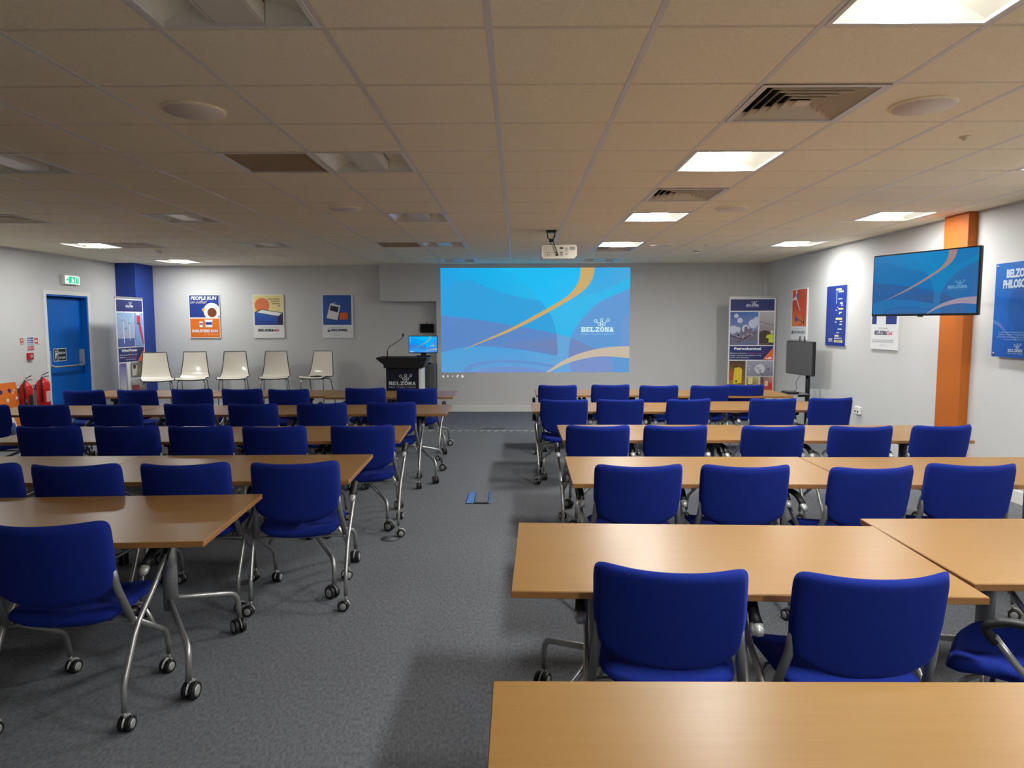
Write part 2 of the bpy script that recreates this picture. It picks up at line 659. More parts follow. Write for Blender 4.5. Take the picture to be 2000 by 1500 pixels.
tag(b.build('trim_1'), 'white boxed bulkhead beside the projected picture', kind='structure')
b = MB()
b.box(((X0 - 6.72) / 2, (12.2 + YB) / 2, (CEIL + .05) / 2), (.35, .6, CEIL + .05), M['bluecol'])
tag(b.build('trim_2'), 'blue painted column in the far left corner', kind='structure')
b = MB()
b.box((4.41, 7.0, (CEIL + .05) / 2), (.10, .38, CEIL + .05), M['orange'])
tag(b.build('trim_3'), 'orange painted column on the right wall', kind='structure')
b = MB()
b.box((4.43, YF - .04, CEIL / 2), (.08, .08, CEIL), M['wall'])
tag(b.build('trim_4'), 'white boxed pipe in the far right corner', kind='structure')
b = MB()
b.box((3.68, YF - .004, .82), (.30, .008, 1.10), M['wall'], bev=.003)
tag(b.build('trim_5'), 'flush white access panel beside the right banner', kind='structure')
for nm, c, d in (('baseboard_front', ((-1.46 + X1 - .12) / 2, YF - .008, .06), (X1 + 1.34, .016, .12)),
                 ('baseboard_right', (X1 - .008, (Y0 + 6.8) / 2, .06), (.016, 6.8 - Y0, .12)),
                 ('baseboard_left', (X0 + .008, (Y0 + 10.3) / 2, .06), (.016, 10.3 - Y0, .12)),
                 ('baseboard_rear', ((-6.7 - 1.48) / 2, YB - .008, .06), (5.2, .016, .12))):
    b = MB()
    b.box(c, d, M['trimwhite'], bev=.004)
    tag(b.build(nm), 'white painted skirting board', kind='structure')

# door in the left wall
door = empty('door_1', (X0, (DY0 + DY1) / 2, 0), PI / 2)     # local x -> world y, local -y -> world +x
tag(door, 'blue fire exit door with a push bar', kind='structure')
dw = DY1 - DY0
b = MB()
b.box((0, .12, DZ / 2 - .02), (dw - .06, .05, DZ - .045), M['door'], bev=.004)
b.build('door_leaf', door)
b = MB()
for sx in (-1, 1):
    b.box((sx * (dw / 2 - .012), .075, DZ / 2), (.024, .16, DZ), M['door'])
b.box((0, .075, DZ - .012), (dw - .05, .16, .024), M['door'])
b.box((0, .2, DZ / 2), (dw, .06, DZ), M['door'])
b.build('door_lining', door)
b = MB()
for sx in (-1, 1):
    b.box((sx * (dw / 2 + .03), -.008, DZ / 2), (.06, .016, DZ), M['trimwhite'])
b.box((0, -.008, DZ + .0305), (dw + .12, .016, .06), M['trimwhite'])
b.build('architrave', door)
pb = empty('push_bar', (0, .095, 1.0))
pb.parent = door
b = MB()
b.tube(smooth_path([(-.40, .0, .0), (-.36, -.09, -.05), (.36, -.09, -.05), (.40, 0, 0)], 4), .016, M['steel'], 10)
b.build('bar', pb)
for sx in (-1, 1):
    b = MB()
    b.prism([(-.03, -.06), (.0, -.075), (.03, -.05), (.03, .20), (-.03, .20)], -.05, .0, M['hub'], axis='y')
    o = b.build('bracket', pb, (sx * .41, 0, 0))
sg = Art(.30, .20, y0=.0935)
sg.rect('sign_plate', 0, 0, 1, 1, (232, 236, 232))
sg.rect('sign_plate', .03, .05, .30, .95, (20, 44, 36))
sg.rect('sign_plate', .34, .05, .97, .95, (20, 44, 36))
sg.text('sign_lettering', 'Push bar', .655, .56, .2, (240, 240, 235), fit=.56, bold=.02)
sg.text('sign_lettering', 'to open', .655, .2, .2, (240, 240, 235), fit=.5, bold=.02)
sg.circ('sign_lettering', .17, .78, .05, (235, 240, 235), 10)
sg.poly('sign_lettering', [(.1, .2), (.17, .2), (.2, .5), (.26, .5), (.22, .68), (.12, .66)], (235, 240, 235))
for o in sg.build(door, M['print']):
    o.location = (-.10, 0, 1.13)


# ------------------------------------------------------------------ ceiling grid
GX, GY, T = -.102, 2.6104, .6
LIGHTS_ON = {(2, -1), (2, 3), (2, 7), (2, 11), (6, 7), (6, 11), (-10, 11), (-10, 15), (2, -5), (6, 3), (6, -1), (6, -5), (-10, 7)}  # the unseen side-column lamps are added, lit to even out the room light
LIGHTS_OFF = {(-2, -1), (-2, 3), (-2, 7), (-2, 11), (-2, 15), (-6, 3), (-6, 7), (-6, 11), (2, 15), (-6, -1), (-2, -5), (-6, -5), (-10, 3)}
VENTS = {(2, 1), (2, 5), (2, 12), (-9, 11), (-9, 7), (-9, 3), (-7, 3)}
VENTS.discard((-7, 3))
GRILLES = {(-3, 3), (-3, 11)}
taken = LIGHTS_ON | LIGHTS_OFF | VENTS | GRILLES
imin, imax = math.floor((X0 - GX) / T), math.floor((X1 - GX) / T)
jmin, jmax = math.floor((Y0 - GY) / T), math.floor((YB - GY) / T)


def tile_faces(x0, x1, y0, y1):
    g, z, c = .008, CEIL + .003, .005
    x0 += g; x1 -= g; y0 += g; y1 -= g
    vs = [(x0 + c, y0 + c, z), (x1 - c, y0 + c, z), (x1 - c, y1 - c, z), (x0 + c, y1 - c, z),
          (x0, y0, z + c), (x1, y0, z + c), (x1, y1, z + c), (x0, y1, z + c),
          (x0, y0, z + .02), (x1, y0, z + .02), (x1, y1, z + .02), (x0, y1, z + .02)]
    fs = [(3, 2, 1, 0)] + [(k, (k + 1) % 4, 4 + (k + 1) % 4, 4 + k) for k in range(4)] + [(4 + k, 4 + (k + 1) % 4, 8 + (k + 1) % 4, 8 + k) for k in range(4)] + [(8, 9, 10, 11)]
    return vs, fs


cells = []
for i in range(imin, imax + 1):
    for j in range(jmin, jmax + 1):
        if (i, j) in taken:
            continue
        x0, x1 = max(X0 + .005, GX + i * T), min(X1 - .005, GX + (i + 1) * T)
        y0, y1 = GY + j * T, min(YB - .005, GY + (j + 1) * T)
        if (x0 + x1) / 2 > -1.46 and y1 > YF:
            y1 = YF - .004
        if x1 - x0 < .05 or y1 - y0 < .05:
            continue
        cx, cy = (x0 + x1) / 2, (y0 + y1) / 2
        d = cy
        vis = cy > 1.9 and abs(cx) / max(cy, .1) < .80
        cells.append(((0 if vis else 1), cx * cx + cy * cy, x0, x1, y0, y1))
cells.sort()
full = None
rest = MB()
for k, (nv, d, x0, x1, y0, y1) in enumerate(cells):
    if k < 300 and not nv:
        w, h = x1 - x0, y1 - y0
        if abs(w - T) < 1e-4 and abs(h - T) < 1e-4:
            if full is None:
                bb = MB()
                bb.add(*tile_faces(-.3, .3, -.3, .3), M['tile'])
                full = bb.mesh('ceiling_tile')
            put('ceiling_tile', full, ceiling, ((x0 + x1) / 2, (y0 + y1) / 2, 0))
        else:
            bb = MB()
            bb.add(*tile_faces(-w / 2, w / 2, -h / 2, h / 2), M['tile'])
            bb.build('ceiling_tile', ceiling, ((x0 + x1) / 2, (y0 + y1) / 2, 0))
    else:
        rest.add(*tile_faces(x0, x1, y0, y1), M['tile'])
tag(rest.build('ceiling_tile', ceiling), kind='stuff')
for i in range(imin + 1, imax + 1):
    x = GX + i * T
    b = MB()
    yb = YF if x > -1.46 else YB
    b.box((0, (Y0 + yb) / 2, CEIL + .010), (.024, yb - Y0 - .01, .016), M['tee'])
    b.build('main_tee', ceiling, (x, 0, 0))
for j in range(jmin + 1, jmax + 1):
    y = GY + j * T
    b = MB()
    xe = X1 if y < YF else -1.47
    b.box(((X0 + xe) / 2, 0, CEIL + .0115), (xe - X0 - .01, .018, .015), M['tee2'])
    b.build('cross_tee', ceiling, (0, y, 0))
b = MB()
b.box((X0 + .012, (Y0 + YB) / 2, CEIL + .006), (.024, YB - Y0, .012), M['tee'])
b.box((X1 - .012, (Y0 + YF) / 2, CEIL + .006), (.024, YF - Y0, .012), M['tee'])
b.box(((X1 - 1.46) / 2, YF - .012, CEIL + .006), (X1 + 1.46, .024, .012), M['tee'])
b.box(((X0 - 2.48) / 2, YB - .012, CEIL + .006), (-2.48 - X0, .024, .012), M['tee'])
b.build('wall_angle', ceiling)


def cell_c(i, j):
    return (GX + (i + .5) * T, GY + (j + .5) * T, CEIL)


# troffers
def make_light(lit, dim=False):
    e = empty('ceiling_light', (0, 0, 0))
    h = .288
    b = MB()
    f = .018
    for sx in (-1, 1):
        b.box((sx * (h - f / 2), 0, .006), (f, 2 * h, .014), M['white'])
        b.box((0, sx * (h - f / 2), .006), (2 * h - 2 * f, f, .014), M['white'])
    # housing above
    b.add([(-h, -h, .012), (h, -h, .012), (h, h, .012), (-h, h, .012), (-h, -h, .11), (h, -h, .11), (h, h, .11), (-h, h, .11)],
          [(4, 5, 6, 7), (0, 1, 5, 4), (1, 2, 6, 5), (2, 3, 7, 6), (3, 0, 4, 7)], M['white'])
    b.build('frame', e)
    hi = h - f
    dw = .085
    for sx in (-1, 1):
        b = MB()
        n = 6
        vs, fs = [], []
        for k in range(n + 1):
            t = k / n
            x = sx * (hi - t * (hi - dw - .012))
            z = .014 + .072 * (1 - (1 - t) ** 1.8)
            vs += [(x, -hi, z), (x, hi, z)]
        fs = [(2 * k, 2 * k + 1, 2 * k + 3, 2 * k + 2) for k in range(n)]
        b.add(vs, fs, M['reflector'], True)
        for yy in (-hi + .001, hi - .001):   # triangular end cheeks
            cheek = [(vs[2 * k][0], yy, vs[2 * k][2]) for k in range(n + 1)] + [(vs[2 * n][0], yy, .006)]
            sgn = 1 if yy < 0 else -1
            cheek2 = [(p[0], p[1] + sgn * (.055 if idx in (n, n + 1) else .0 + .055 * idx / n) * 0 , p[2]) for idx, p in enumerate(cheek)]
            b.add(cheek2, [tuple(range(n + 2))], M['reflector'])
        b.build('reflector', e)
    b = MB()
    if lit:
        b.add([(-dw, -hi, .010), (dw, -hi, .010), (dw, hi, .010), (-dw, hi, .010)], [(3, 2, 1, 0)], M['lampdim' if dim else 'lamp'])
        for sx in (-1, 1):
            b.box((sx * (dw + .002), 0, .048), (.003, 2 * hi, .074), M['lampside'])
    else:
        b.box((0, 0, .048), (2 * dw, 2 * hi, .076), M['offdiff'], bev=.004)
    b.build('diffuser', e)
    if not lit:
        b = MB()
        for sx in (-1, 1):
            b.box((sx * (dw + .006), 0, .045), (.008, 2 * hi, .07), M['white'])
        b.build('diffuser_rail', e)
    return e


def nth(k):
    return ['first', 'second', 'third', 'fourth', 'fifth', 'sixth', 'seventh', 'eighth'][k]


on_label = {
    (-10, 7): 'unseen lit ceiling light along the left wall, added to even out the light',
    (6, -5): 'unseen lit ceiling light added at the rear right corner to brighten the ceiling',
    (6, -1): 'unseen lit ceiling light added as fill at right, level with the rear desks',
    (6, 3): 'unseen lit ceiling light added as fill at right, before the orange column',
    (2, -5): 'lit square ceiling light behind the viewpoint, over the rear desk',
    (2, -1): 'largest lit ceiling light, cut by the top of the picture at right',
    (2, 3): 'lit ceiling light between the two large square air vents right of centre',
    (2, 7): 'lit ceiling light just beyond the second square vent, right of the projector',
    (2, 11): 'smallest lit ceiling light of the centre right row, nearest the screen',
    (6, 7): 'lit ceiling light beside the top of the orange column',
    (6, 11): 'lit ceiling light near the right wall, beyond the one by the orange column',
    (-10, 11): 'lit ceiling light above the exit sign and blue door',
    (-10, 15): 'lit ceiling light in front of the blue corner column',
}
off_label = {
    (-2, -1): 'largest unlit ceiling light, cut by the top of the picture at left',
    (-2, 3): 'unlit ceiling light beside the large dark return grille',
    (-2, 7): 'unlit ceiling light left of centre, halfway between the two dark grilles',
    (-2, 11): 'unlit ceiling light beside the small dark grille, tinted blue by the screen',
    (-2, 15): 'unlit ceiling light at the wall just above the left end of the screen',
    (2, 15): 'unlit ceiling light at the wall just above the right end of the screen',
    (-6, 3): 'unlit ceiling light cut by the left edge of the picture',
    (-6, 7): 'unlit ceiling light at left showing three pale panels, above the coffee poster',
    (-6, 11): 'small unlit ceiling light above the sun poster',
    (-6, -1): 'unlit ceiling light at rear left outside the picture',
    (-2, -5): 'unlit ceiling light behind the viewpoint left of centre',
    (-10, 3): 'unlit ceiling light along the left wall, level with the second desk row',
    (-6, -5): 'unlit ceiling light in the rear left of the room',
}
proto = {'lit': make_light(True), 'dim': make_light(True, True), 'off': make_light(False)}
used = set()
for lit, cs, labs in ((True, LIGHTS_ON, on_label), (False, LIGHTS_OFF, off_label)):
    for c in sorted(cs):
        kind_ = 'off' if not lit else ('lit' if c[0] == 2 else 'dim')
        o = proto[kind_] if kind_ not in used else copy_tree(proto[kind_])
        used.add(kind_)
        o.location = cell_c(*c)
        tag(o, labs[c], 'ceiling light', 'lit ceiling lights' if lit else 'unlit ceiling lights')


# square four-way vents
def make_vent():
    e = empty('air_vent', (0, 0, 0))
    h = .290
    b = MB()
    b.add([(-h, -h, .07), (h, -h, .07), (h, h, .07), (-h, h, .07)], [(0, 1, 2, 3)], M['dark'])
    for k in range(4):
        R = Matrix.Rotation(k * PI / 2, 3, 'Z')
        b.add([R @ Vector(p) for p in ((-h, -h, .0), (h, -h, .0), (h, -h, .07), (-h, -h, .07))], [(0, 1, 2, 3)], M['dark'])
    b.build('plenum', e)
    b = MB()
    f = .03
    for sx in (-1, 1):
        b.box((sx * (h - f / 2), 0, .004), (f, 2 * h, .012), M['tee'])
        b.box((0, sx * (h - f / 2), .004), (2 * h - 2 * f, f, .012), M['tee'])
    b.build('frame', e)
    for k in range(5):
        b = MB()
        o_ = .262 - k * .044      # outer, low
        i_ = o_ - .027            # inner, high
        z0, z1 = .002 + .001, .036
        for q in range(4):
            R = Matrix.Rotation(q * PI / 2, 3, 'Z')
            vs = [R @ Vector(p) for p in ((-o_, -o_, z0), (o_, -o_, z0), (i_, -i_, z1), (-i_, -i_, z1),
                                          (-o_, -o_, z0 + .004), (o_, -o_, z0 + .004), (i_, -i_, z1 + .004), (-i_, -i_, z1 + .004))]
            b.add(vs, [(0, 1, 2, 3), (7, 6, 5, 4), (0, 4, 5, 1), (2, 6, 7, 3)], M['tee2'])
        b.build('louvre', e)
    b = MB()
    b.box((0, 0, .008), (.075, .075, .01), M['tee2'], bev=.003)
    b.build('centre_plate', e)
    return e


vl = {(2, 1): 'largest square slatted air vent, right of centre near the viewer',
      (2, 5): 'square slatted air vent between two lit lights, right of the projector',
      (2, 12): 'small square slatted vent tinted blue, nearest the screen',
      (-9, 11): 'square slatted vent beside the lit light over the exit door',
      (-9, 7): 'square slatted vent at far left edge of the picture',
      (-9, 3): 'square slatted vent outside the left edge of the picture'}
pv = make_vent()
for k, c in enumerate(sorted(VENTS)):
    o = pv if k == 0 else copy_tree(pv)
    o.location = cell_c(*c)
    tag(o, vl[c], 'air vent', 'square slatted vents')

# dark return grilles
for c, lab in (((-3, 3), 'large dark return air grille beside the unlit ceiling light'), ((-3, 11), 'small dark return air grille near the bulkhead')):
    e = empty('return_grille', cell_c(*c))
    tag(e, lab, 'air grille', 'dark return air grilles')
    b = MB()
    h, f = .290, .02
    for sx in (-1, 1):
        b.box((sx * (h - f / 2), 0, .004), (f, 2 * h, .012), M['tee'])
        b.box((0, sx * (h - f / 2), .004), (2 * h - 2 * f, f, .012), M['tee'])
    b.build('frame', e)
    b = MB()
    b.box((0, 0, .04), (2 * h, 2 * h, .004), M['grille'])
    for q in range(36):
        t = -h + .02 + q * (2 * h - .04) / 35
        b.box((t, 0, .014), (.002, 2 * h - .04, .012), M['grille'])
        b.box((0, t, .014), (2 * h - .04, .002, .012), M['grille'])
    tag(b.build('mesh_core', e), kind='stuff')

# ceiling speakers, detectors
sp_lab = [((-1.62, 3.555), 'round ceiling speaker at upper left near the large grille'),
          ((2.0, 3.525), 'round ceiling speaker beside the largest slatted vent'),
          ((-1.6, 6.52), 'faint round ceiling speaker left of centre, before the small unlit light'),
          ((2.0, 6.58), 'round ceiling speaker right of the middle slatted vent'),
          ((1.96, 9.56), 'smallest round ceiling speaker, beyond the lights near the smoke detector')]
for (x, y), lab in sp_lab:
    e = empty('ceiling_speaker', (x, y, CEIL))
    tag(e, lab, 'speaker', 'round ceiling speakers')
    b = MB()
    b.lathe([(.150, .003), (.152, -.002), (.146, -.008), (.140, -.009)], (0, 0, 0), (0, 0, 1), M['tile'], 32)
    b.build('rim', e)
    b = MB()
    b.lathe([(.139, -.006), (.138, -.0098), (.0, -.0105)], (0, 0, 0), (0, 0, 1), M['speaker'], 32)
    b.build('mesh_cover', e)
for (x, y), lab in (((2.615, 10.2), 'white smoke detector on the ceiling at right'), ((-5.167, 10.05), 'white smoke detector on the ceiling by the left lights')):
    e = empty('smoke_detector', (x, y, CEIL))
    tag(e, lab, 'smoke detector', 'smoke detectors')
    b = MB()
    b.lathe([(.055, .003), (.055, -.018), (.048, -.022)], (0, 0, 0), (0, 0, 1), M['white'], 20)
    b.build('base', e)
    b = MB()
    b.lathe([(.040, -.022), (.042, -.036), (.038, -.05), (.02, -.056)], (0, 0, 0), (0, 0, 1), M['white'], 20)
    b.lathe([(.0425, -.030), (.0425, -.036)], (0, 0, 0), (0, 0, 1), M['dark'], 20)
    b.build('sensor_head', e)
for (x, y), lab in (((2.586, 4.114), 'tiny round ceiling sensor at upper right'), ((2.578, 9.575), 'tiny round ceiling sensor near the right smoke detector')):
    b = MB()
    b.lathe([(.03, .003), (.03, -.003), (.018, -.006), (.014, -.016), (.008, -.018)], (0, 0, 0), (0, 0, 1), M['tee2'], 16)
    tag(b.build('ceiling_sensor', None, (x, y, CEIL)), lab, 'sensor', 'tiny ceiling sensors')


# ------------------------------------------------------------------ wallpaper picture used on the screens
def bez(p, n=14):
    """Catmull-Rom through points"""
    out = []
    P = [p[0]] + list(p) + [p[-1]]
    for i in range(1, len(P) - 2):
        for k in range(n):
            t = k / n
            a, b_, c, d = P[i - 1], P[i], P[i + 1], P[i + 2]
            out.append(tuple(.5 * ((2 * b_[q]) + (-a[q] + c[q]) * t + (2 * a[q] - 5 * b_[q] + 4 * c[q] - d[q]) * t * t + (-a[q] + 3 * b_[q] - 3 * c[q] + d[q]) * t ** 3) for q in (0, 1)))
    out.append(tuple(p[-1]))
    return out


def wallpaper(a, part='picture', logo_scale=1.0):
    def U(pts):
        return [((x - 5) / 1945.0, 1 - (y - 45) / 1065.0) for x, y in pts]
    def C(pts):
        return bez(U(pts), 6)
    lt = lambda c, k: tuple(min(255, v * k) for v in c)
    # ground, blended on a coarse grid; the room-light wash low down is painted in
    top = [(36, 164, 228), (26, 178, 236), (30, 186, 240), (44, 170, 228), (72, 168, 224)]
    mid = [(54, 164, 222), (44, 162, 224), (48, 176, 228), (60, 178, 228), (84, 166, 218)]
    bot = [(92, 160, 216), (98, 158, 214), (104, 158, 214), (116, 160, 214), (120, 160, 214)]
    for r, (ra, rb, ya, yb) in enumerate(((top, mid, 1, .5), (mid, bot, .5, 0))):
        for k in range(4):
            a.poly(part, [(k / 4, yb), ((k + 1) / 4, yb), ((k + 1) / 4, ya), (k / 4, ya)], [rb[k], rb[k + 1], ra[k + 1], ra[k]])
            a.k -= 1
    a.k += 1
    # bright upper field right of the big arc
    arc = C([(600, 45), (800, 140), (980, 310), (1100, 470)])
    a.poly(part, arc + U([(1270, 360), (1380, 260), (1440, 130), (1445, 45)]), (30, 186, 242))
    # darker field left of the arc
    a.poly(part, C([(300, 170), (620, 290), (860, 350), (1040, 380)]) + C([(1100, 470), (1160, 570), (1200, 700)]) + C([(1200, 712), (800, 640), (400, 573), (5, 525)])[0:] + U([(5, 300), (140, 180)]), (50, 160, 220))
    # bright band to the right edge
    a.poly(part, C([(1110, 470), (1400, 360), (1700, 270), (1950, 140)]) + C([(1950, 255), (1640, 395), (1480, 540), (1380, 680), (1345, 760)]) + U([(1200, 712), (1160, 570)]), (50, 182, 232))
    # purple band
    a.poly(part, C([(5, 525), (400, 573), (800, 637), (1200, 714)]) + C([(1205, 800), (1212, 880), (1200, 945)]) + C([(1200, 940), (850, 880), (500, 845), (250, 850), (5, 905)]), [(92, 136, 198)] * 19 + [(112, 132, 180)] * 13 + [(92, 136, 198)] * 25)
    # lighter strip continuing right
    a.poly(part, U([(1200, 714), (1350, 755), (1325, 900), (1335, 1000), (1350, 1110), (1190, 1110), (1212, 880)]), (104, 164, 216))
    # lower arcs
    a.poly(part, C([(205, 1110), (280, 1045), (400, 1005), (600, 985), (900, 995), (1190, 1040)]) + C([(1190, 1062), (900, 1020), (600, 1008), (430, 1030), (330, 1065), (285, 1110)]), (102, 144, 204))
    a.poly(part, C([(300, 1110), (420, 1072), (620, 1050), (850, 1058), (1090, 1095)]) + U([(1085, 1110)]), (112, 146, 206))
    # right circle
    circ = C([(1950, 255), (1640, 395), (1480, 540), (1380, 680), (1330, 820), (1325, 960), (1352, 1110)])
    a.poly(part, circ + U([(1950, 1110)]), (96, 152, 210))
    a.poly(part, C([(1345, 757), (1480, 815), (1640, 885)]) + C([(1450, 915), (1330, 985)]) + C([(1322, 900), (1345, 757)]), (112, 136, 186))
    a.poly(part, C([(1950, 480), (1890, 570), (1866, 700), (1870, 850)]) + U([(1950, 845)]), (112, 150, 208))
    a.poly(part, C([(1335, 1010), (1500, 960), (1720, 940), (1770, 1000), (1800, 1110)]) + U([(1352, 1110)]), (122, 146, 200))
    # gold ribbons
    a.poly(part, C([(1440, 45), (1432, 150), (1375, 262), (1265, 362), (1000, 512), (700, 668), (230, 875)]) + C([(230, 876), (700, 698), (1030, 540), (1330, 372), (1480, 270), (1560, 165), (1588, 45)]), (202, 168, 106))
    a.poly(part, C([(1090, 1110), (1250, 1000), (1450, 912), (1700, 856), (1950, 842)]) + C([(1950, 966), (1700, 946), (1500, 966), (1300, 1022), (1118, 1110)]), (198, 184, 164))
    x, y = U([(1620, 695)])[0]
    a.logo(part, x, y, .172, (208, 240, 246), (160, 200, 226))


# projected picture on the front wall
PW, PH = 3.405, 1.88
e = empty('projected_picture', ((-1.381 + 2.027) / 2, YF, (2.60 + .722) / 2))
tag(e, 'large projected blue desktop picture with gold ribbons on the front wall', 'projection')
a = Art(PW, PH, step=.0003)
wallpaper(a)
a.build(e, M['screen'])
a = Art(PW, .12, step=.0003)
ic = (206, 214, 214)
for x in (.006, .036, .06, .085, .112):
    pass
a.poly('taskbar_icons', [(.003, .4), (.011, .62), (.011, .18)], ic)
a.rect('taskbar_icons', .008, .25, .014, .55, ic)
a.circ('taskbar_icons', .034, .45, .0045, ic, 12)
a.line('taskbar_icons', .031, .3, .028, .15, .0015, ic)
a.circ('taskbar_icons', .058, .4, .004, (178, 182, 182), 12)
a.rect('taskbar_icons', .080, .25, .088, .5, ic)
a.rect('taskbar_icons', .083, .45, .092, .62, ic)
a.rect('taskbar_icons', .106, .22, .118, .58, ic)
a.text('taskbar_icons', '12:14', .975, .5, .16, (190, 190, 188))
a.text('taskbar_icons', '09/11/2021', .972, .1, .16, (190, 190, 188))
for o in a.build(e, M['screen']):
    o.location = (0, 0, -PH / 2 - .06)

# ------------------------------------------------------------------ tables
TL, TD, TZ, TT = 1.55, .79, .72, .025


def caster(parent, r, loc, rz):
    """twin-wheel caster with a silver hub and hood; origin at the stem top"""
    b = MB()
    for sx in (-1, 1):
        b.lathe([(r * .55, -.011), (r * .9, -.011), (r, -.006), (r, .006), (r * .9, .011), (r * .7, .011), (r * .62, .008)],
                (sx * r * .48, -r * .45, r), (sx, 0, 0), M['black'], 16)
    b.box((0, -r * .45, r * 1.15), (r * .42, r * 1.2, r * 1.0), M['black'], bev=.004)
    return b.mesh('caster')


def hub(r):
    b = MB()
    for sx in (-1, 1):
        b.lathe([(r * .64, .006), (r * .64, .0105), (r * .5, .0125), (.0, .0135)], (sx * r * .48, -r * .45, r), (sx, 0, 0), M['hub'], 16)
    pts = [(0, -r * .45 + r * 1.04 * math.sin(t), r + r * 1.04 * math.cos(t)) for t in [x * PI / 10 for x in range(-5, 6)]]
    b.tube(pts, .008, M['hub'], 6, rs=[(r * .24, .003)] * len(pts))
    b.tube([(0, 0, r * 1.9), (0, 0, r * 2.9)], .0065, M['hub'], 8)
    return b.mesh('hub')


def add_casters(root, r, spots, cm_, hm_):
    for x, y in spots:
        c = put('caster', cm_, root, (x, y, 0), random.uniform(-PI, PI))
        put('hub', hm_, c)


T_C, T_H = caster(None, .038, None, 0), hub(.038)
C_C, C_H = caster(None, .030, None, 0), hub(.030)


def make_table():
    e = empty('flip_top_table', (0, 0, 0))
    b = MB()
    hx, hy = TL / 2, TD / 2
    b.box((0, 0, TZ - .0006), (TL - .004, TD - .004, .0012), M['wood'])
    b.box((0, 0, TZ - TT / 2 - .0006), (TL, TD, TT - .0012), M['edge'], bev=.0015)
    b.build('tabletop', e)
    b = MB()
    b.box((0, 0, TZ - TT - .018), (TL - .52, .05, .034), M['darksteel'], bev=.004)
    b.build('beam', e)
    for sx in (-1, 1):
        px = sx * (hx - .315)
        b = MB()
        b.box((px, 0, TZ - TT - .012), (.07, .46, .022), M['black'], bev=.004)
        b.box((px, 0, TZ - TT - .045), (.09, .10, .06), M['black'], bev=.008)
        b.build('top_bracket', e)
        b = MB()
        b.tube([(px, 0, .275), (px, 0, TZ - TT - .03)], .033, M['greysteel'], 14)
        b.build('column', e)
        for sy in (-1, 1):
            b = MB()
            qx = sx * (hx - .115)
            b.tube(smooth_path([(px, sy * .015, .325), (qx, sy * .305, .225), (qx, sy * .32, .09)], 5, .42), .0135, M['steel'], 10)
            b.build('foot', e)
    add_casters(e, .038, [(sx * (hx - .115), sy * .32) for sx in (-1, 1) for sy in (-1, 1)], T_C, T_H)
    return e


deg = math.radians
ROWS = ['rear row by the viewer', 'second row from the viewer', 'third row from the viewer', 'row before the last', 'row nearest the screen']
tables = [
    ('R0', .714, 1.25, 0, 'beech table filling the bottom right corner, nearest the viewer'),
    ('R1', .766, 2.594, -1.9, 'beech table at right with the two nearest blue chairs in front of it'),
    ('R1', 2.33, 2.685, 0, 'beech table at the right edge, pushed slightly ahead of its neighbour'),
    ('R2', 1.085, 4.15, -.7, 'aisle end beech table of the right block, second desk row from the viewer'),
    ('R2', 2.645, 4.13, 0, 'wall side beech table of the right block, second desk row from the viewer'),
    ('R3', 1.12, 5.60, 0, 'aisle end beech table of the right block, middle desk row'),
    ('R3', 2.675, 5.57, 0, 'wall side beech table of the right block, ending before the orange column'),
    ('R4', .93, 7.31, -.5, 'aisle end beech table of the right block, second desk row from the screen'),
    ('R4', 2.52, 7.42, .4, 'wall side beech table of the right block, second desk row from the screen'),
    ('R5', 1.01, 8.88, 0, 'aisle end beech table of the right block, nearest the screen'),
    ('R5', 2.58, 8.76, 0, 'wall side beech table of the right block, by the monitor stand'),
    ('L1', -2.083, 3.093, 3.5, 'nearest beech table of the left block, its corner pointing into the aisle'),
    ('L2', -1.745, 4.214, 1.9, 'aisle end beech table of the left block, second desk row from the viewer'),
    ('L2', -3.30, 4.17, 1.0, 'beech table at left edge, joined to the second left desk row'),
    ('L3', -1.687, 5.545, 2.6, 'aisle end beech table of the left block, middle desk row'),
    ('L3', -3.27, 5.52, 1.0, 'outer beech table of the left block, middle desk row'),
    ('L4', -1.485, 7.125, 1.0, 'aisle end beech table of the left block, second desk row from the screen'),
    ('L4', -3.045, 7.09, 0.5, 'middle beech table of the left block, second desk row from the screen'),
    ('L4', -4.61, 7.07, 0, 'outermost beech table of the left block, second desk row from the screen'),
    ('L5', -1.56, 8.68, 1.0, 'aisle end beech table of the left block, in front of the lectern'),
    ('L5', -3.13, 8.80, 0, 'middle beech table of the left block, nearest the screen wall'),
    ('L5', -4.70, 8.78, 0, 'outermost beech table of the left block, in front of the fire door'),
]
pt = make_table()
for k, (row, x, y, a_, lab) in enumerate(tables):
    o = pt if k == 0 else copy_tree(pt)
    o.location = (x, y, 0)
    o.rotation_euler = (0, 0, deg(a_))
    tag(o, lab, 'table', 'beech flip-top tables')
    for ch in o.children:
        if ch.name.startswith('caster'):
            ch.rotation_euler = (0, 0, random.uniform(-PI, PI))


# ------------------------------------------------------------------ blue chairs
def sq_point(s_, t_, n=6.5):
    m = max(abs(s_), abs(t_))
    if m < 1e-9:
        return 0.0, 0.0, 0.0
    q = (abs(s_ / m) ** n + abs(t_ / m) ** n) ** (1 / n)
    return s_ / q, t_ / q, m


def cushion(W, H, fn, nu=20, nv=16, n=6.5):
    """two-sided pad: fn(x,y,m,side) -> point"""
    b = MB()
    def tt(i, N):
        t = -1 + 2 * i / N
        return math.copysign(abs(t) ** .8, t)
    for side in (1, -1):
        vs, fs = [], []
        for j in range(nv + 1):
            for i in range(nu + 1):
                x, y, m = sq_point(tt(i, nu), tt(j, nv), n)
                vs.append(fn(x * W, y * H, x, y, m, side))
        for j in range(nv):
            for i in range(nu):
                a0 = j * (nu + 1) + i
                f = (a0, a0 + 1, a0 + nu + 2, a0 + nu + 1)
                fs.append(f if side > 0 else f[::-1])
        b.add(vs, fs, M['fabric'], True)
    return b


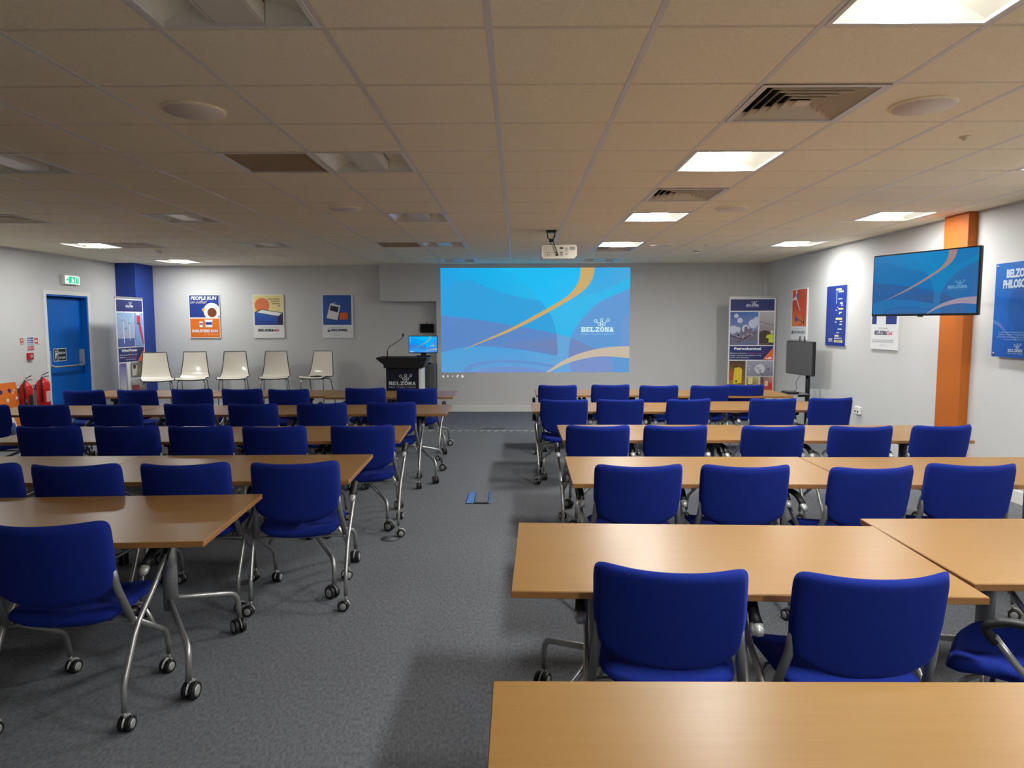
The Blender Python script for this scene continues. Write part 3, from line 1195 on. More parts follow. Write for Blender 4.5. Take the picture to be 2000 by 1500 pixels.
def back_fn(x, z, u, v, m, side):
    zz = .685 + z
    if v < 0:
        zz += .066 * (-v) ** 2.6 * abs(u) ** 3.0 - .010 * (-v) * (1 - u * u)
    else:
        zz += .012 * v * abs(u) ** 3
    w = 1.0 - .05 * max(0, -v)
    th = .026 * max(0.0, 1 - m ** 14) ** .5
    yc = -.262 - .05 * (zz - .85) * -1.0 * 0 + (.85 - zz) * .16 - .074 * (1 - u * u) * (.8 + .2 * v) + .024
    return (x * w, yc + side * th, zz)


def seat_fn(x, y, u, v, m, side):
    th = .030 * max(0.0, 1 - m ** 8) ** .5
    z = .440 - .018 * (1 - u * u) * (1 - v * v) + .02 * u * u
    if v > .4:
        z -= .045 * ((v - .4) / .6) ** 2
    w = 1 + .03 * v
    return (x * w, y + .015, z + side * th)


def make_chair():
    e = empty('conference_chair', (0, 0, 0))
    cushion(.228, .235, seat_fn, 16, 16, 5).build('seat', e)
    cushion(.238, .170, back_fn, 24, 18, 11).build('backrest', e)
    for s_ in (-1, 1):
        b = MB()   # upright from junction to the back
        b.tube(smooth_path([(s_ * .218, -.205, .655), (s_ * .224, -.195, .58), (s_ * .246, -.125, .405)], 4), .0155, M['greysteel'], 10,
               rs=None)
        b.build('back_upright', e)
        b = MB()   # front leg
        b.tube(smooth_path([(s_ * .248, -.128, .415), (s_ * .224, .225, .205), (s_ * .220, .248, .085)], 5, .35), .0115, M['steel'], 10)
        b.build('front_leg', e)
        b = MB()   # arm post running down to the rear caster
        b.tube(smooth_path([(s_ * .284, .105, .600), (s_ * .272, .03, .50), (s_ * .262, -.125, .385), (s_ * .256, -.240, .190), (s_ * .256, -.246, .085)], 5, .3), .0115, M['steel'], 10)
        b.build('rear_leg', e)
        b = MB()
        pts = smooth_path([(s_ * .284, .100, .580), (s_ * .288, .140, .630), (s_ * .290, .06, .664), (s_ * .290, -.03, .655), (s_ * .288, -.085, .615)], 5, .42)
        N = len(pts)
        rs = [(.014 + .005 * min(1, 2 * k / N), .015 - .001 * k / N) for k in range(N)]
        b.tube(pts, .014, M['black'], 10, rs=rs)
        arm = b.build('armrest', e)
        b = MB()
        b.tube([(s_ * .288, -.084, .616), (s_ * .287, -.100, .598), (s_ * .286, -.108, .585)], .012, M['hub'], 12, rs=[(.0195, .0135), (.019, .014), (.011, .008)])
        b.build('arm_cap', arm)
        b = MB()
    b = MB()
    b.tube([(-.248, -.11, .388), (-.2, -.10, .392), (.2, -.10, .392), (.248, -.11, .388)], .0095, M['steel'], 8)
    b.tube([(-.236, .10, .268), (-.18, .11, .38), (.18, .11, .38), (.236, .10, .268)], .0095, M['steel'], 8)
    b.build('seat_support', e)
    add_casters(e, .030, [(-.220, .248), (.220, .248), (-.256, -.246), (.256, -.246)], C_C, C_H)
    return e


chairs = {
    'R1': [(.513, 2.337, -9), (1.078, 2.287, 0), (1.79, 2.31, 52)],
    'R2': [(.645, 3.886, 1), (1.22, 3.875, -1), (1.837, 3.834, 7), (2.439, 3.904, -2)],
    'R3': [(.597, 5.308, 0), (1.167, 5.306, 1), (1.877, 5.285, 2), (2.512, 5.264, 1), (3.096, 5.298, 7)],
    'R4': [(.46, 7.04, 1), (1.016, 7.064, 2), (1.662, 7.09, 12), (2.548, 7.115, 2), (3.128, 7.18, 8)],
    'R5': [(.496, 8.642, -1), (1.137, 8.70, 2), (1.712, 8.58, 1), (2.317, 8.57, 3), (2.80, 8.69, -4)],
    'L1': [(-1.821, 2.809, 4)],
    'L2': [(-2.957, 3.918, 3), (-2.402, 3.898, 4), (-1.832, 3.926, 6), (-1.251, 3.955, 8)],
    'L3': [(-3.49, 5.29, 2), (-2.923, 5.307, 3), (-2.371, 5.304, 3), (-1.809, 5.284, 2), (-1.17, 5.32, 4)],
    'L4': [(-5.02, 6.62, 4), (-4.47, 6.66, 2), (-3.79, 6.69, 0), (-3.12, 6.71, 1), (-2.51, 6.71, 1), (-1.885, 6.77, 4), (-1.23, 6.83, 4)],
    'L5': [(-4.98, 8.07, 2), (-4.37, 8.11, -2), (-3.80, 8.20, 3), (-3.21, 8.20, 2), (-2.65, 8.15, 2), (-1.80, 8.30, 3), (-1.175, 8.25, 0)],
}
row_name = {'1': 'desk row nearest the viewer', '2': 'second desk row from the viewer', '3': 'middle desk row',
            '4': 'second desk row from the screen', '5': 'desk row nearest the screen'}
pc = make_chair()
first = True
for key, lst in chairs.items():
    side = 'right' if key[0] == 'R' else 'left'
    seq = list(lst) if side == 'right' else list(reversed(lst))     # counted from the aisle
    for k, (x, y, a_) in enumerate(seq):
        o = pc if first else copy_tree(pc)
        first = False
        o.location = (x, y, 0)
        o.rotation_euler = (0, 0, deg(a_))
        if key == 'L1':
            lab = 'blue fabric caster chair at the far left bottom, alone at its table'
        elif key == 'R1' and k == 2:
            lab = 'blue fabric caster chair turned sideways, cut by the right edge of the picture'
        else:
            lab = 'blue caster chair, %s from the aisle, %s block, %s' % (nth(k), side, row_name[key[1]])
        tag(o, lab, 'chair', 'blue fabric caster chairs')
        for ch in o.children:
            if ch.name.startswith('caster'):
                ch.rotation_euler = (0, 0, random.uniform(-PI, PI))


# ------------------------------------------------------------------ white shell chairs
def make_white_chair():
    e = empty('shell_chair', (0, 0, 0))
    # side profile (y forward = -y), z ; seat front to back top
    prof = [(-.235, .655, .235), (-.215, .672, .245), (-.15, .678, .25), (-.05, .668, .248), (.06, .662, .243), (.13, .675, .236),
            (.165, .715, .228), (.185, .78, .218), (.205, .88, .204), (.222, .99, .192), (.232, 1.09, .183), (.236, 1.12, .180)]
    nu = 12
    def P(k, i, off):
        y, z, w = prof[k]
        s_ = -1 + 2 * i / nu
        dish = .018 * (s_ * s_)
        # tangent normal in yz
        k0, k1 = max(0, k - 1), min(len(prof) - 1, k + 1)
        ty, tz = prof[k1][0] - prof[k0][0], prof[k1][1] - prof[k0][1]
        L = math.hypot(ty, tz)
        ny, nz = -tz / L, ty / L        # up / forward side
        return (s_ * w, y + ny * (off + dish), z + nz * (off + dish))
    for nm, off, m_, flip in (('shell_front', .004, M['shell'], False), ('shell_rear', -.003, M['black'], True)):
        b = MB()
        vs = [P(k, i, off) for k in range(len(prof)) for i in range(nu + 1)]
        fs = []
        for k in range(len(prof) - 1):
            for i in range(nu):
                q = k * (nu + 1) + i
                fs.append((q, q + 1, q + nu + 2, q + nu + 1))
        b.add(vs, fs, m_, True)
        me = b.mesh(nm)
        put(nm, me, e)
    b = MB()
    rim = [P(k, 0, 0) for k in range(len(prof))] + [P(len(prof) - 1, i, 0) for i in range(1, nu)] + [P(k, nu, 0) for k in range(len(prof) - 1, -1, -1)] + [P(0, i, 0) for i in range(nu - 1, 0, -1)]
    b.tube(rim, .0075, M['black'], 6, closed=True)
    b.build('edge_trim', e)
    for sx in (-1, 1):
        for nm, pth in (('front_leg', [(sx * .10, -.10, .648), (sx * .20, -.16, .648), (sx * .215, -.185, .60), (sx * .235, -.22, .0)]),
                        ('rear_leg', [(sx * .10, .02, .648), (sx * .195, .08, .648), (sx * .205, .11, .60), (sx * .24, .25, .0)])):
            b = MB()
            b.tube(smooth_path(pth, 4, .4), .009, M['chrome'], 8)
            b.build(nm, e)
    b = MB()
    b.box((0, -.04, .644), (.22, .20, .012), M['black'], bev=.004)
    b.build('seat_plate', e)
    return e


wl = ['white shell chair nearest the wind power banner', 'white shell chair under the coffee poster',
      'white shell chair between the coffee poster and the sun poster', 'white shell chair under the sun poster',
      'white shell chair with a black cable on its seat']
pw = make_white_chair()
for k, (x, y, a_) in enumerate([(-6.08, 11.56, 32), (-5.60, 11.85, 14), (-4.96, 12.0, 13), (-4.26, 12.08, 12), (-3.53, 12.12, -13)]):
    o = pw if k == 0 else copy_tree(pw)
    o.location = (x, y, 0)
    o.rotation_euler = (0, 0, deg(a_))
    tag(o, wl[k], 'chair', 'white shell chairs')
b = MB()
pts = []
for k in range(40):
    t = k / 39
    an = t * 2 * PI * 2.3
    pts.append((.11 * math.cos(an) * (1 - .25 * t) + .02, .07 * math.sin(an) * (1 - .2 * t), .006 + .016 * t))
b.tube(pts, .006, M['black'], 6)
tag(b.build('cable', None, (-3.55, 12.05, .672)), 'coiled black cable on the seat of a white chair', 'cable')


# ------------------------------------------------------------------ posters
def poster_lines(a, part, x0, x1, ys, h, col, gaps=9, jitter=.08):
    rnd = random.Random(int(ys[0] * 1000) + gaps)
    for y in ys:
        x = x0
        end = x1 - rnd.random() * jitter
        while x < end:
            w = (x1 - x0) / gaps * rnd.uniform(.5, 1.2)
            a.rect(part, x, y, min(end, x + w), y + h, col)
            a.k -= 1
            x += w + (x1 - x0) * .012
    a.k += 1


NAVY, ORNG = (34, 58, 138), (232, 120, 28)
pwid, phei = .57, .80
ZP = 1.745
# people run on coffee
e = board('wall_poster', 'navy and orange coffee poster, leftmost on the front wall', 'poster', pwid, phei, .02, (-5.78, YB, ZP), 0, 'posters on the front wall')
a = Art(pwid, phei, y0=-.02)
a.rect('print', 0, 0, 1, 1, (236, 236, 236))
a.rect('print', .02, .475, .98, .985, NAVY)
a.rect('print', .02, .02, .98, .46, ORNG)
a.circ('print', .74, .62, .27, (232, 238, 238), 32)
a.rect('print', .98, .3, 1, .99, (236, 236, 236))
a.circ('print', .73, .615, .20, (205, 220, 224), 28)
a.circ('print', .74, .60, .175, (240, 240, 236), 28)
a.circ('print', .745, .59, .15, (120, 62, 30), 28)
a.circ('print', .47, .655, .05, (226, 172, 96), 10)
a.rect('print', .02, .452, .98, .478, (236, 236, 236))
a.rect('print', 0, .448, 1, .462, (236, 236, 236))
a.rect('print', .02, .40, .98, .452, ORNG)
a.text('lettering', 'PEOPLE RUN', .49, .885, .075, (245, 245, 245), bold=.035, shear=.18, fit=.84)
a.text('lettering', 'on coffee!', .33, .80, .07, (232, 220, 190), shear=.35, fit=.54)
a.rect('print', .52, .25, .74, .40, (240, 240, 240))
a.rect('print', .49, .40, .77, .425, (240, 240, 240))
a.rect('print', .53, .31, .73, .37, NAVY)
a.rect('print', .33, .25, .43, .36, (240, 240, 240))
a.rect('print', .32, .36, .44, .385, (240, 240, 240))
a.rect('print', .335, .315, .425, .345, NAVY)
a.text('lettering', 'INDUSTRIES RUN', .5, .135, .062, (245, 245, 245), bold=.04, shear=.18, fit=.84)
a.text('lettering', 'on Belzona', .68, .07, .045, (248, 200, 140), shear=.35, fit=.5)
a.build(e, M['poster'])
# sun and pool
e = board('wall_poster', 'yellow poster with an orange sun above a blue block', 'poster', pwid, phei, .02, (-4.595, YB, ZP), 0, 'posters on the front wall')
a = Art(pwid, phei, y0=-.02)
a.rect('print', 0, 0, 1, 1, (236, 236, 232))
a.rect('print', .03, .30, .97, .985, (238, 222, 150))
a.circ('print', .30, .75, .24, (232, 122, 68), 28)
a.poly('print', [(.05, .30), (.05, .60), (.27, .665), (.97, .585), (.97, .30)], (26, 28, 62))
a.poly('print', [(.12, .592), (.28, .65), (.94, .575), (.82, .505)], (240, 240, 238))
a.poly('print', [(.06, .30), (.06, .59), (.80, .49), (.80, .30)], [(24, 60, 150), (36, 96, 190), (32, 84, 176), (20, 52, 130)])
for k, st in enumerate(('Cool Coating', 'Cooling for', 'Summer', 'all')):
    a.text('lettering', st, .88, .885 - k * .052, .03, (96, 84, 50), 'r', bold=.02, fit=(.40, .30, .25, .08)[k])
a.text('lettering', 'A complete coating system for you', .52, .245, .016, (120, 120, 126), fit=.62)
a.slab_word('lettering', 'BELZONA', .40, .155, .50, .055, (26, 30, 56))
a.text('lettering', 'MAX', .75, .155, .055, (214, 104, 96), bold=.03, shear=.15, fit=.18)
a.text('lettering', 'polymer coatings for industrial equipment', .52, .09, .014, (150, 150, 160), fit=.62)
a.text('lettering', 'www.belzona.com', .50, .045, .013, (70, 74, 96), fit=.22)
a.build(e, M['poster'])
# notebook and cup
e = board('wall_poster', 'white poster with a blue panel showing a white notepad and orange cup', 'poster', pwid, phei, .02, (-3.318, YB, ZP), 0, 'posters on the front wall')
a = Art(pwid, phei, y0=-.02)
a.rect('print', 0, 0, 1, 1, (234, 236, 238))
a.rect('print', .03, .30, .95, .985, (44, 88, 168))
a.poly('print', [(.14, .46), (.27, .79), (.60, .745), (.49, .41)], (226, 226, 224))
a.poly('print', [(.25, .64), (.285, .745), (.545, .71), (.51, .585)], (28, 30, 60))
a.poly('print', [(.28, .775), (.42, .755), (.44, .785), (.30, .80)], (214, 218, 226))
a.line('print', .36, .80, .44, .82, .012, (220, 224, 232))
a.poly('print', [(.57, .42), (.57, .58), (.83, .595), (.83, .425)], (226, 108, 40))
a.line('print', .57, .578, .83, .593, .02, (150, 62, 24))
a.text('lettering', 'A complete coating system', .45, .235, .016, (110, 112, 122), fit=.42)
a.circ('lettering', .21, .175, .05, (40, 56, 108), 16)
a.poly('lettering', [(.165, .18), (.255, .18), (.25, .20), (.17, .20)], (230, 232, 236))
a.slab_word('lettering', 'BELZONA', .55, .155, .52, .052, (32, 44, 92))
a.text('lettering', 'protecting equipment and structures', .45, .09, .013, (150, 152, 162), fit=.36)
a.text('lettering', 'www.belzona.com', .47, .05, .013, (70, 74, 96), fit=.22)
a.build(e, M['poster'])

# right wall posters (facing -x)
e = board('wall_poster', 'orange poster with a wind turbine, on right wall above the grey monitor', 'poster', .60, .80, .02, (X1, 10.95, 1.745), -PI / 2, 'posters on the right wall')
a = Art(.60, .80, y0=-.02)
a.rect('print', 0, 0, 1, 1, (234, 234, 234))
a.rect('print', .06, .26, .97, .98, (218, 84, 40))
a.poly('print', [(.06, .26), (.97, .26), (.97, .5), (.06, .6)], [(236, 140, 48), (232, 120, 40), (214, 84, 40), (226, 100, 44)])
a.poly('print', [(.28, .98), (.36, .98), (.36, .84), (.28, .84)], (230, 232, 236))
a.poly('print', [(.08, .80), (.30, .86), (.38, .82), (.34, .78), (.08, .775)], (226, 228, 234))
a.circ('print', .38, .86, .07, (78, 104, 172), 16)
a.poly('print', [(.33, .78), (.40, .77), (.60, .57), (.56, .565)], (226, 228, 234))
a.line('print', .40, .60, .37, .42, .012, (150, 110, 170))
a.circ('print', .34, .40, .075, (74, 82, 160), 14)
a.line('print', .40, .40, .82, .34, .022, (40, 32, 46))
a.line('print', .80, .50, .86, .26, .022, (60, 34, 40))
a.line('print', .84, .34, .52, .28, .014, (60, 34, 40))
a.text('lettering', 'A complete wind coating', .5, .21, .016, (140, 142, 150), fit=.6)
a.poly('lettering', [(.07, .14), (.12, .185), (.17, .16), (.16, .11), (.10, .10)], (72, 82, 104))
a.text('lettering', 'SOLUTION ALERT', .57, .125, .045, (104, 116, 140), bold=.03, fit=.70)
a.text('lettering', 'polymer coatings for wind power', .55, .06, .012, (160, 160, 166), fit=.6)
a.build(e, M['poster'])
e = board('wall_poster', 'tall dark blue timeline poster on the right wall, left of the television', 'poster', .60, .83, .02, (X1, 9.68, 1.705), -PI / 2, 'posters on the right wall')
a = Art(.60, .83, y0=-.02)
a.rect('print', 0, 0, 1, 1, (36, 60, 146))
W_, G_ = (226, 232, 240), (222, 210, 150)
a.rect('lettering', .47, .92, .75, .95, G_)
a.rect('lettering', .60, .885, .84, .91, W_)
a.rect('lettering', .50, .70, .535, .91, (150, 196, 190))
for x0, y0, x1, y1, c in ((.6, .77, .8, .785, W_), (.7, .69, .82, .72, W_), (.75, .665, .86, .675, W_), (.55, .63, .62, .64, W_), (.62, .60, .86, .625, G_), (.48, .585, .56, .60, W_), (.66, .545, .8, .56, W_), (.64, .525, .72, .54, W_),
                          (.50, .43, .82, .465, G_), (.72, .395, .84, .41, W_), (.47, .385, .55, .40, W_), (.70, .345, .82, .365, W_), (.62, .27, .82, .285, W_), (.55, .215, .7, .225, W_), (.48, .15, .68, .18, G_)):
    a.rect('lettering', x0, y0, x1, y1, c)
    a.k -= 1
a.k += 1
a.text('lettering', 'EST.', .29, .065, .05, W_, bold=.03, fit=.22)
a.text('lettering', 'BELZONA HISTORY', .66, .115, .022, W_, bold=.03, fit=.40)
a.rect('lettering', .46, .055, .88, .095, G_)
a.text('lettering', '1952', .67, .062, .026, (96, 92, 80), bold=.03, fit=.28)
a.build(e, M['poster'])
e = board('wall_poster', 'white and navy tank poster partly hidden behind the television', 'poster', .60, .83, .02, (X1, 8.41, 1.697), -PI / 2, 'posters on the right wall')
a = Art(.60, .83, y0=-.02)
a.rect('print', 0, 0, 1, 1, (232, 233, 234))
a.rect('print', .04, .37, .22, .98, (40, 58, 130))
a.rect('print', .27, .50, .52, .98, (40, 58, 130))
a.rect('print', .58, .37, .97, .98, (40, 58, 130))
a.text('lettering', 'just do something', .48, .305, .018, (96, 100, 120), fit=.36)
a.slab_word('lettering', 'BELZONA', .40, .215, .48, .058, (40, 48, 100))
a.text('lettering', 'Tank', .75, .215, .058, (214, 70, 70), bold=.01, shear=.3, fit=.2)
poster_lines(a, 'lettering', .08, .9, [.135, .11], .007, (150, 152, 160), 14, .05)
a.text('lettering', 'www.belzona.com', .48, .06, .014, (70, 74, 96), fit=.2)
a.build(e, M['poster'])
# philosophy board on stand-offs
PB = .62
e = empty('philosophy_board', (X1, 6.44 - PB / 2, 1.717), -PI / 2)
tag(e, 'glossy blue philosophy board at the right edge of the picture', 'sign board')
b = MB()
b.box((0, -.045, 0), (PB, .012, .845), M['boardside'])
b.build('board', e)
a = Art(PB, .845, y0=-.051)
a.poly('print', [(0, 0), (1, 0), (1, 1), (0, 1)], [(20, 86, 176), (20, 78, 164), (16, 100, 190), (16, 104, 196)])
a.poly('print', bez([(0, .40), (.15, .36), (.32, .26), (.5, .2)], 6) + bez([(.5, .17), (.3, .25), (.12, .33), (0, .36)], 6), (84, 118, 190))
a.circ('print', .62, .52, .33, (18, 84, 170), 32)
a.text('lettering', 'BELZONA', .5, .845, .08, (205, 224, 240), bold=.05, fit=.54)
a.text('lettering', 'PHILOSOPHY', .5, .735, .08, (205, 224, 240), bold=.05, fit=.66)
a.rect('lettering', .12, .705, .88, .709, (70, 130, 210))
for y, st, w in ((.26, 'To demonstrate with pride the best polymer', .76), (.235, 'Systems, Products, Technology and Service', .74), (.21, 'provided with integrity to all our clients', .76), (.185, 'across the world every day', .5)):
    a.text('lettering', st, .5, y, .014, (170, 200, 232), fit=w)
a.logo('lettering', .5, .06, .3, (205, 224, 240))
a.build(e, M['poster'])
for sx in (-1, 1):
    for sz in (-1, 1):
        b = MB()
        b.lathe([(.012, 0), (.012, .055), (.010, .058)], (sx * (PB / 2 - .03), 0, sz * .395), (0, -1, 0), M['chrome'], 12)
        b.build('standoff', e)

# ------------------------------------------------------------------ roll-up banners
BW, BH = .78, 2.0


def banner(name, label, loc, rz, draw):
    e = empty(name, loc, rz)
    tag(e, label, 'banner', 'roll-up banners')
    b = MB()
    b.prism([(-.10, 0), (.10, 0), (.085, .06), (.03, .085), (-.03, .085), (-.085, .06)], -BW / 2 - .02, BW / 2 + .02, M['steel'], axis='x')
    b.build('base_cassette', e)
    b = MB()
    b.box((0, 0, .08 + (BH - .03) / 2), (BW, .004, BH - .05), M['banner'])
    b.build('panel', e)
    b = MB()
    b.box((0, 0, BH + .045), (BW + .01, .022, .03), M['steel'], bev=.006)
    b.build('top_rail', e)
    b = MB()
    b.tube([(0, .03, .08), (0, .02, BH + .03)], .010, M['steel'], 8)
    b.build('support_pole', e)
    for sx in (-1, 1):
        b = MB()
        b.box((sx * BW * .36, -.03, .012), (.03, .30, .02), M['steel'], bev=.004)
        b.build('foot', e)
    a = Art(BW, BH - .05, y0=-.002, step=.0003)
    draw(a)
    for o in a.build(e, M['print']):
        o.location = (0, 0, .08 + (BH - .03) / 2)
    return e


BN = (30, 42, 104)


def head(a, title, orange_right=True):
    a.rect('print', .03, .885, .97, .985, BN)
    a.logo('lettering', .5, .925, .27, (226, 232, 240))
    a.rect('print', .03, .455, .97, .575, BN)
    a.text('lettering', title, .42, .542, .022, (240, 242, 246), bold=.035, fit=.58)
    a.rect('lettering', .08, .532, .80, .534, (70, 84, 150))


def draw_petro(a):
    head(a, 'Petrochemical')
    # plant photograph
    a.poly('print', [(.03, .585), (.63, .585), (.63, .875), (.03, .875)], [(150, 160, 190), (160, 164, 184), (70, 116, 190), (40, 84, 164)])
    for cx, cy, r in ((.16, .84, .05), (.24, .80, .06), (.52, .77, .10), (.60, .80, .08), (.10, .72, .09), (.36, .73, .08), (.20, .72, .06)):
        a.circ('print', cx, cy, r, (196, 204, 220), 14)
    a.poly('print', [(.03, .585), (.03, .67), (.12, .655), (.25, .65), (.26, .76), (.28, .76), (.29, .70), (.33, .69), (.34, .745), (.40, .745), (.42, .72), (.5, .735), (.51, .70), (.62, .72), (.63, .585)], (112, 104, 122))
    for k in range(16):
        rr = random.Random(k)
        x, y = .05 + rr.random() * .52, .60 + rr.random() * .09
        a.rect('print', x, y, x + .015 + rr.random() * .05, y + .006 + rr.random() * .02, ((190, 182, 186), (70, 62, 80), (146, 134, 146))[k % 3])
    a.poly('print', [(.03, .675), (.30, .64), (.60, .70), (.60, .695), (.30, .63), (.03, .665)], (60, 58, 78))
    a.poly('print', [(.03, .585), (.40, .61), (.63, .63), (.63, .605), (.40, .59)], (96, 112, 158))
    # worker photograph
    a.poly('print', [(.655, .585), (.97, .585), (.97, .875), (.655, .875)], [(96, 84, 80), (84, 74, 70), (196, 190, 196), (186, 180, 186)])
    a.line('print', .655, .79, .97, .755, .01, (96, 90, 96))
    a.poly('print', [(.655, .60), (.655, .70), (.78, .715), (.90, .70), (.84, .60)], (62, 54, 46))
    a.poly('print', [(.80, .655), (.83, .675), (.96, .68), (.97, .60), (.86, .61), (.86, .645), (.81, .645)], (196, 212, 44))
    a.circ('print', .925, .70, .035, (216, 206, 200), 12)
    a.rect('print', .87, .587, .97, .605, (40, 38, 36))
    # text block
    a.text('lettering', 'Belzona solutions', .05, .508, .012, (226, 230, 240), 'l', fit=.34)
    a.text('lettering', 'protect the equipment', .41, .508, .012, (190, 100, 150), 'l', fit=.36)
    a.text('lettering', 'Repair solutions are applied on site', .05, .489, .012, (226, 230, 240), 'l', fit=.66)
    a.text('lettering', 'and cure quickly.', .05, .470, .012, (226, 230, 240), 'l', fit=.40)
    a.poly('print', [(.74, .455), (.97, .565), (.97, .455)], (232, 104, 44))
    a.poly('print', [(.81, .462), (.82, .485), (.83, .466), (.86, .47), (.87, .48), (.93, .478), (.935, .462)], (244, 236, 230))
    # lower photographs
    a.poly('print', [(.03, .18), (.38, .18), (.38, .445), (.03, .445)], [(196, 140, 30), (150, 110, 30), (70, 46, 36), (84, 52, 34)])
    a.poly('print', [(.12, .24), (.30, .25), (.31, .37), (.25, .39), (.14, .38)], (222, 190, 40))
    a.poly('print', [(.04, .27), (.12, .28), (.13, .35), (.04, .36)], (170, 76, 36))
    a.poly('print', [(.03, .18), (.38, .18), (.36, .225), (.2, .215), (.05, .235)], (228, 172, 36))
    a.circ('print', .185, .265, .022, (50, 36, 24), 10)
    a.poly('print', [(.41, .315), (.97, .315), (.97, .445), (.41, .445)], [(140, 138, 150), (120, 118, 128), (172, 170, 184), (160, 158, 176)])
    a.circ('print', .69, .375, .11, (206, 204, 208), 20)
    a.circ('print', .69, .36, .03, (150, 148, 156), 10)
    for k in range(10):
        rr = random.Random(40 + k)
        x, y = .42 + rr.random() * .48, .32 + rr.random() * .11
        a.rect('print', x, y, x + .02 + .04 * rr.random(), y + .004 + .014 * rr.random(), ((84, 82, 96), (196, 194, 202))[k % 2])
    a.poly('print', [(.41, .18), (.66, .18), (.66, .305), (.41, .305)], [(96, 80, 60), (110, 92, 64), (190, 176, 110), (150, 136, 84)])
    a.rect('print', .44, .24, .54, .30, (216, 204, 140))
    a.rect('print', .57, .18, .66, .235, (230, 230, 230))
    a.poly('print', [(.70, .18), (.97, .18), (.97, .305), (.70, .305)], [(214, 70, 44), (206, 52, 40), (190, 150, 140), (130, 110, 90)])
    a.rect('print', .73, .235, .76, .30, (70, 60, 50))
    a.rect('print', .80, .225, .87, .27, (220, 200, 170))
    a.rect('print', .90, .20, .95, .25, (210, 40, 40))
    a.rect('print', .03, .05, .97, .165, (214, 218, 226))


def draw_wind(a):
    head(a, 'Wind Power')
    a.poly('print', [(.03, .585), (.63, .585), (.63, .875), (.03, .875)], [(166, 158, 190), (172, 164, 194), (150, 186, 218), (132, 174, 214)])
    a.rect('print', .03, .585, .63, .655, (72, 92, 156))
    for x, y0, y1, w in ((.25, .615, .81, .022), (.46, .64, .785, .018), (.34, .655, .74, .008)):
        a.line('print', x, y0, x - .01, y1, w, (232, 234, 240))
        a.line('print', x - .01, y1, x - .14, y1 + .035, .010, (210, 220, 234))
        a.line('print', x - .01, y1, x + .05, y1 + .05, .010, (210, 220, 234))
        a.circ('print', x - .01, y1, .02, (96, 104, 130), 8)
    a.poly('print', [(.655, .585), (.97, .585), (.97, .875), (.655, .875)], [(112, 150, 206), (122, 156, 206), (150, 186, 226), (120, 164, 220)])
    a.rect('print', .72, .855, .84, .875, (230, 232, 236))
    a.poly('print', [(.73, .80), (.75, .855), (.86, .85), (.86, .80), (.80, .79)], (218, 40, 58))
    a.poly('print', [(.77, .79), (.86, .79), (.97, .60), (.93, .60), (.84, .69)], (204, 40, 70))
    a.rect('print', .73, .775, .86, .795, (110, 70, 90))
    a.text('lettering', 'Extend the blade life with', .06, .510, .012, (226, 230, 240), 'l', fit=.62)
    a.text('lettering', 'Belzona', .06, .490, .012, (226, 230, 240), 'l', fit=.18)
    a.text('lettering', 'polymer coatings', .27, .490, .012, (190, 100, 150), 'l', fit=.40)
    a.text('lettering', 'for wind turbines', .27, .470, .012, (226, 230, 240), 'l', fit=.36)
    a.poly('print', bez([(.70, .455), (.80, .50), (.97, .565)], 5) + [(.97, .455)], (232, 112, 34))
    a.poly('print', [(.03, .18), (.25, .18), (.25, .445), (.03, .445)], [(210, 212, 220), (214, 214, 222), (74, 68, 150), (96, 84, 160)])
    a.rect('print', .03, .18, .25, .21, (140, 124, 112))
    a.rect('print', .28, .18, .40, .445, (226, 226, 226))
    a.poly('print', [(.43, .325), (.97, .325), (.97, .445), (.43, .445)], [(120, 116, 96), (150, 146, 110), (96, 92, 62), (124, 122, 100)])
    a.poly('print', [(.46, .33), (.62, .33), (.66, .41), (.56, .44), (.46, .42)], (206, 204, 196))
    a.circ('print', .55, .41, .06, (64, 60, 54), 12)
    a.poly('print', [(.43, .185), (.97, .185), (.97, .30), (.43, .30)], [(150, 96, 90), (120, 90, 80), (140, 134, 128), (210, 210, 214)])
    a.poly('print', [(.44, .19), (.7, .19), (.7, .245), (.44, .25)], (158, 70, 72))
    a.rect('print', .03, .05, .97, .165, (220, 222, 228))


banner('rollup_banner', 'petrochemical roll-up banner standing in the far right corner', (4.02, 11.9, 0), deg(-4), draw_petro)
banner('rollup_banner', 'wind power roll-up banner before the blue column', (-6.53, 11.64, 0), deg(88), draw_wind)

# ------------------------------------------------------------------ television on the orange column
tvx, tvy, tvz = 3.50, 6.05, 1.943
tva = math.atan2(5.6 - 6.5, 3.70 - 3.31)            # direction of its width
e = empty('wall_television', (tvx, tvy, tvz), tva)
tag(e, 'wall television showing the blue desktop, in front of the orange column', 'television')
TWd, TH = .985, .555
b = MB()
b.box((0, .018, 0), (TWd, .036, TH), M['blackgloss'], bev=.006)
b.box((0, .05, -.02), (TWd * .7, .05, TH * .66), M['black'], bev=.012)
b.build('case', e)
tvmap = lambda c: (c[0] * .78, c[1] * .76, c[2] * .6 + 58) if c[0] > c[2] else (max(0, (c[0] - 30) * .60), c[1] * .69 - 2, c[2] * .79 - 3)
a = Art(TWd - .026, TH - .030, y0=-.0003, step=.0002, cmap=tvmap)
wallpaper(a)
for o in a.build(e, M['screen']):
    o.location = (0, 0, .003)
b = MB()
b.box((0, -.002, -TH / 2 - .004), (.05, .01, .010), M['black'], bev=.002)
b.build('sensor', e)
R = Matrix.Rotation(-tva, 3, 'Z')
tgt = R @ (Vector((4.352, 6.95, tvz)) - Vector((tvx, tvy, tvz)))
b = MB()
mid = R @ (Vector((3.95, 6.82, tvz)) - Vector((tvx, tvy, tvz)))
b.box((0, .085, 0), (.22, .02, .22), M['black'], bev=.004)
b.tube([(0, .09, 0), (mid.x, mid.y, 0), (tgt.x, tgt.y, 0)], .022, M['black'], 8)
b.build('bracket_arm', e)
b = MB()
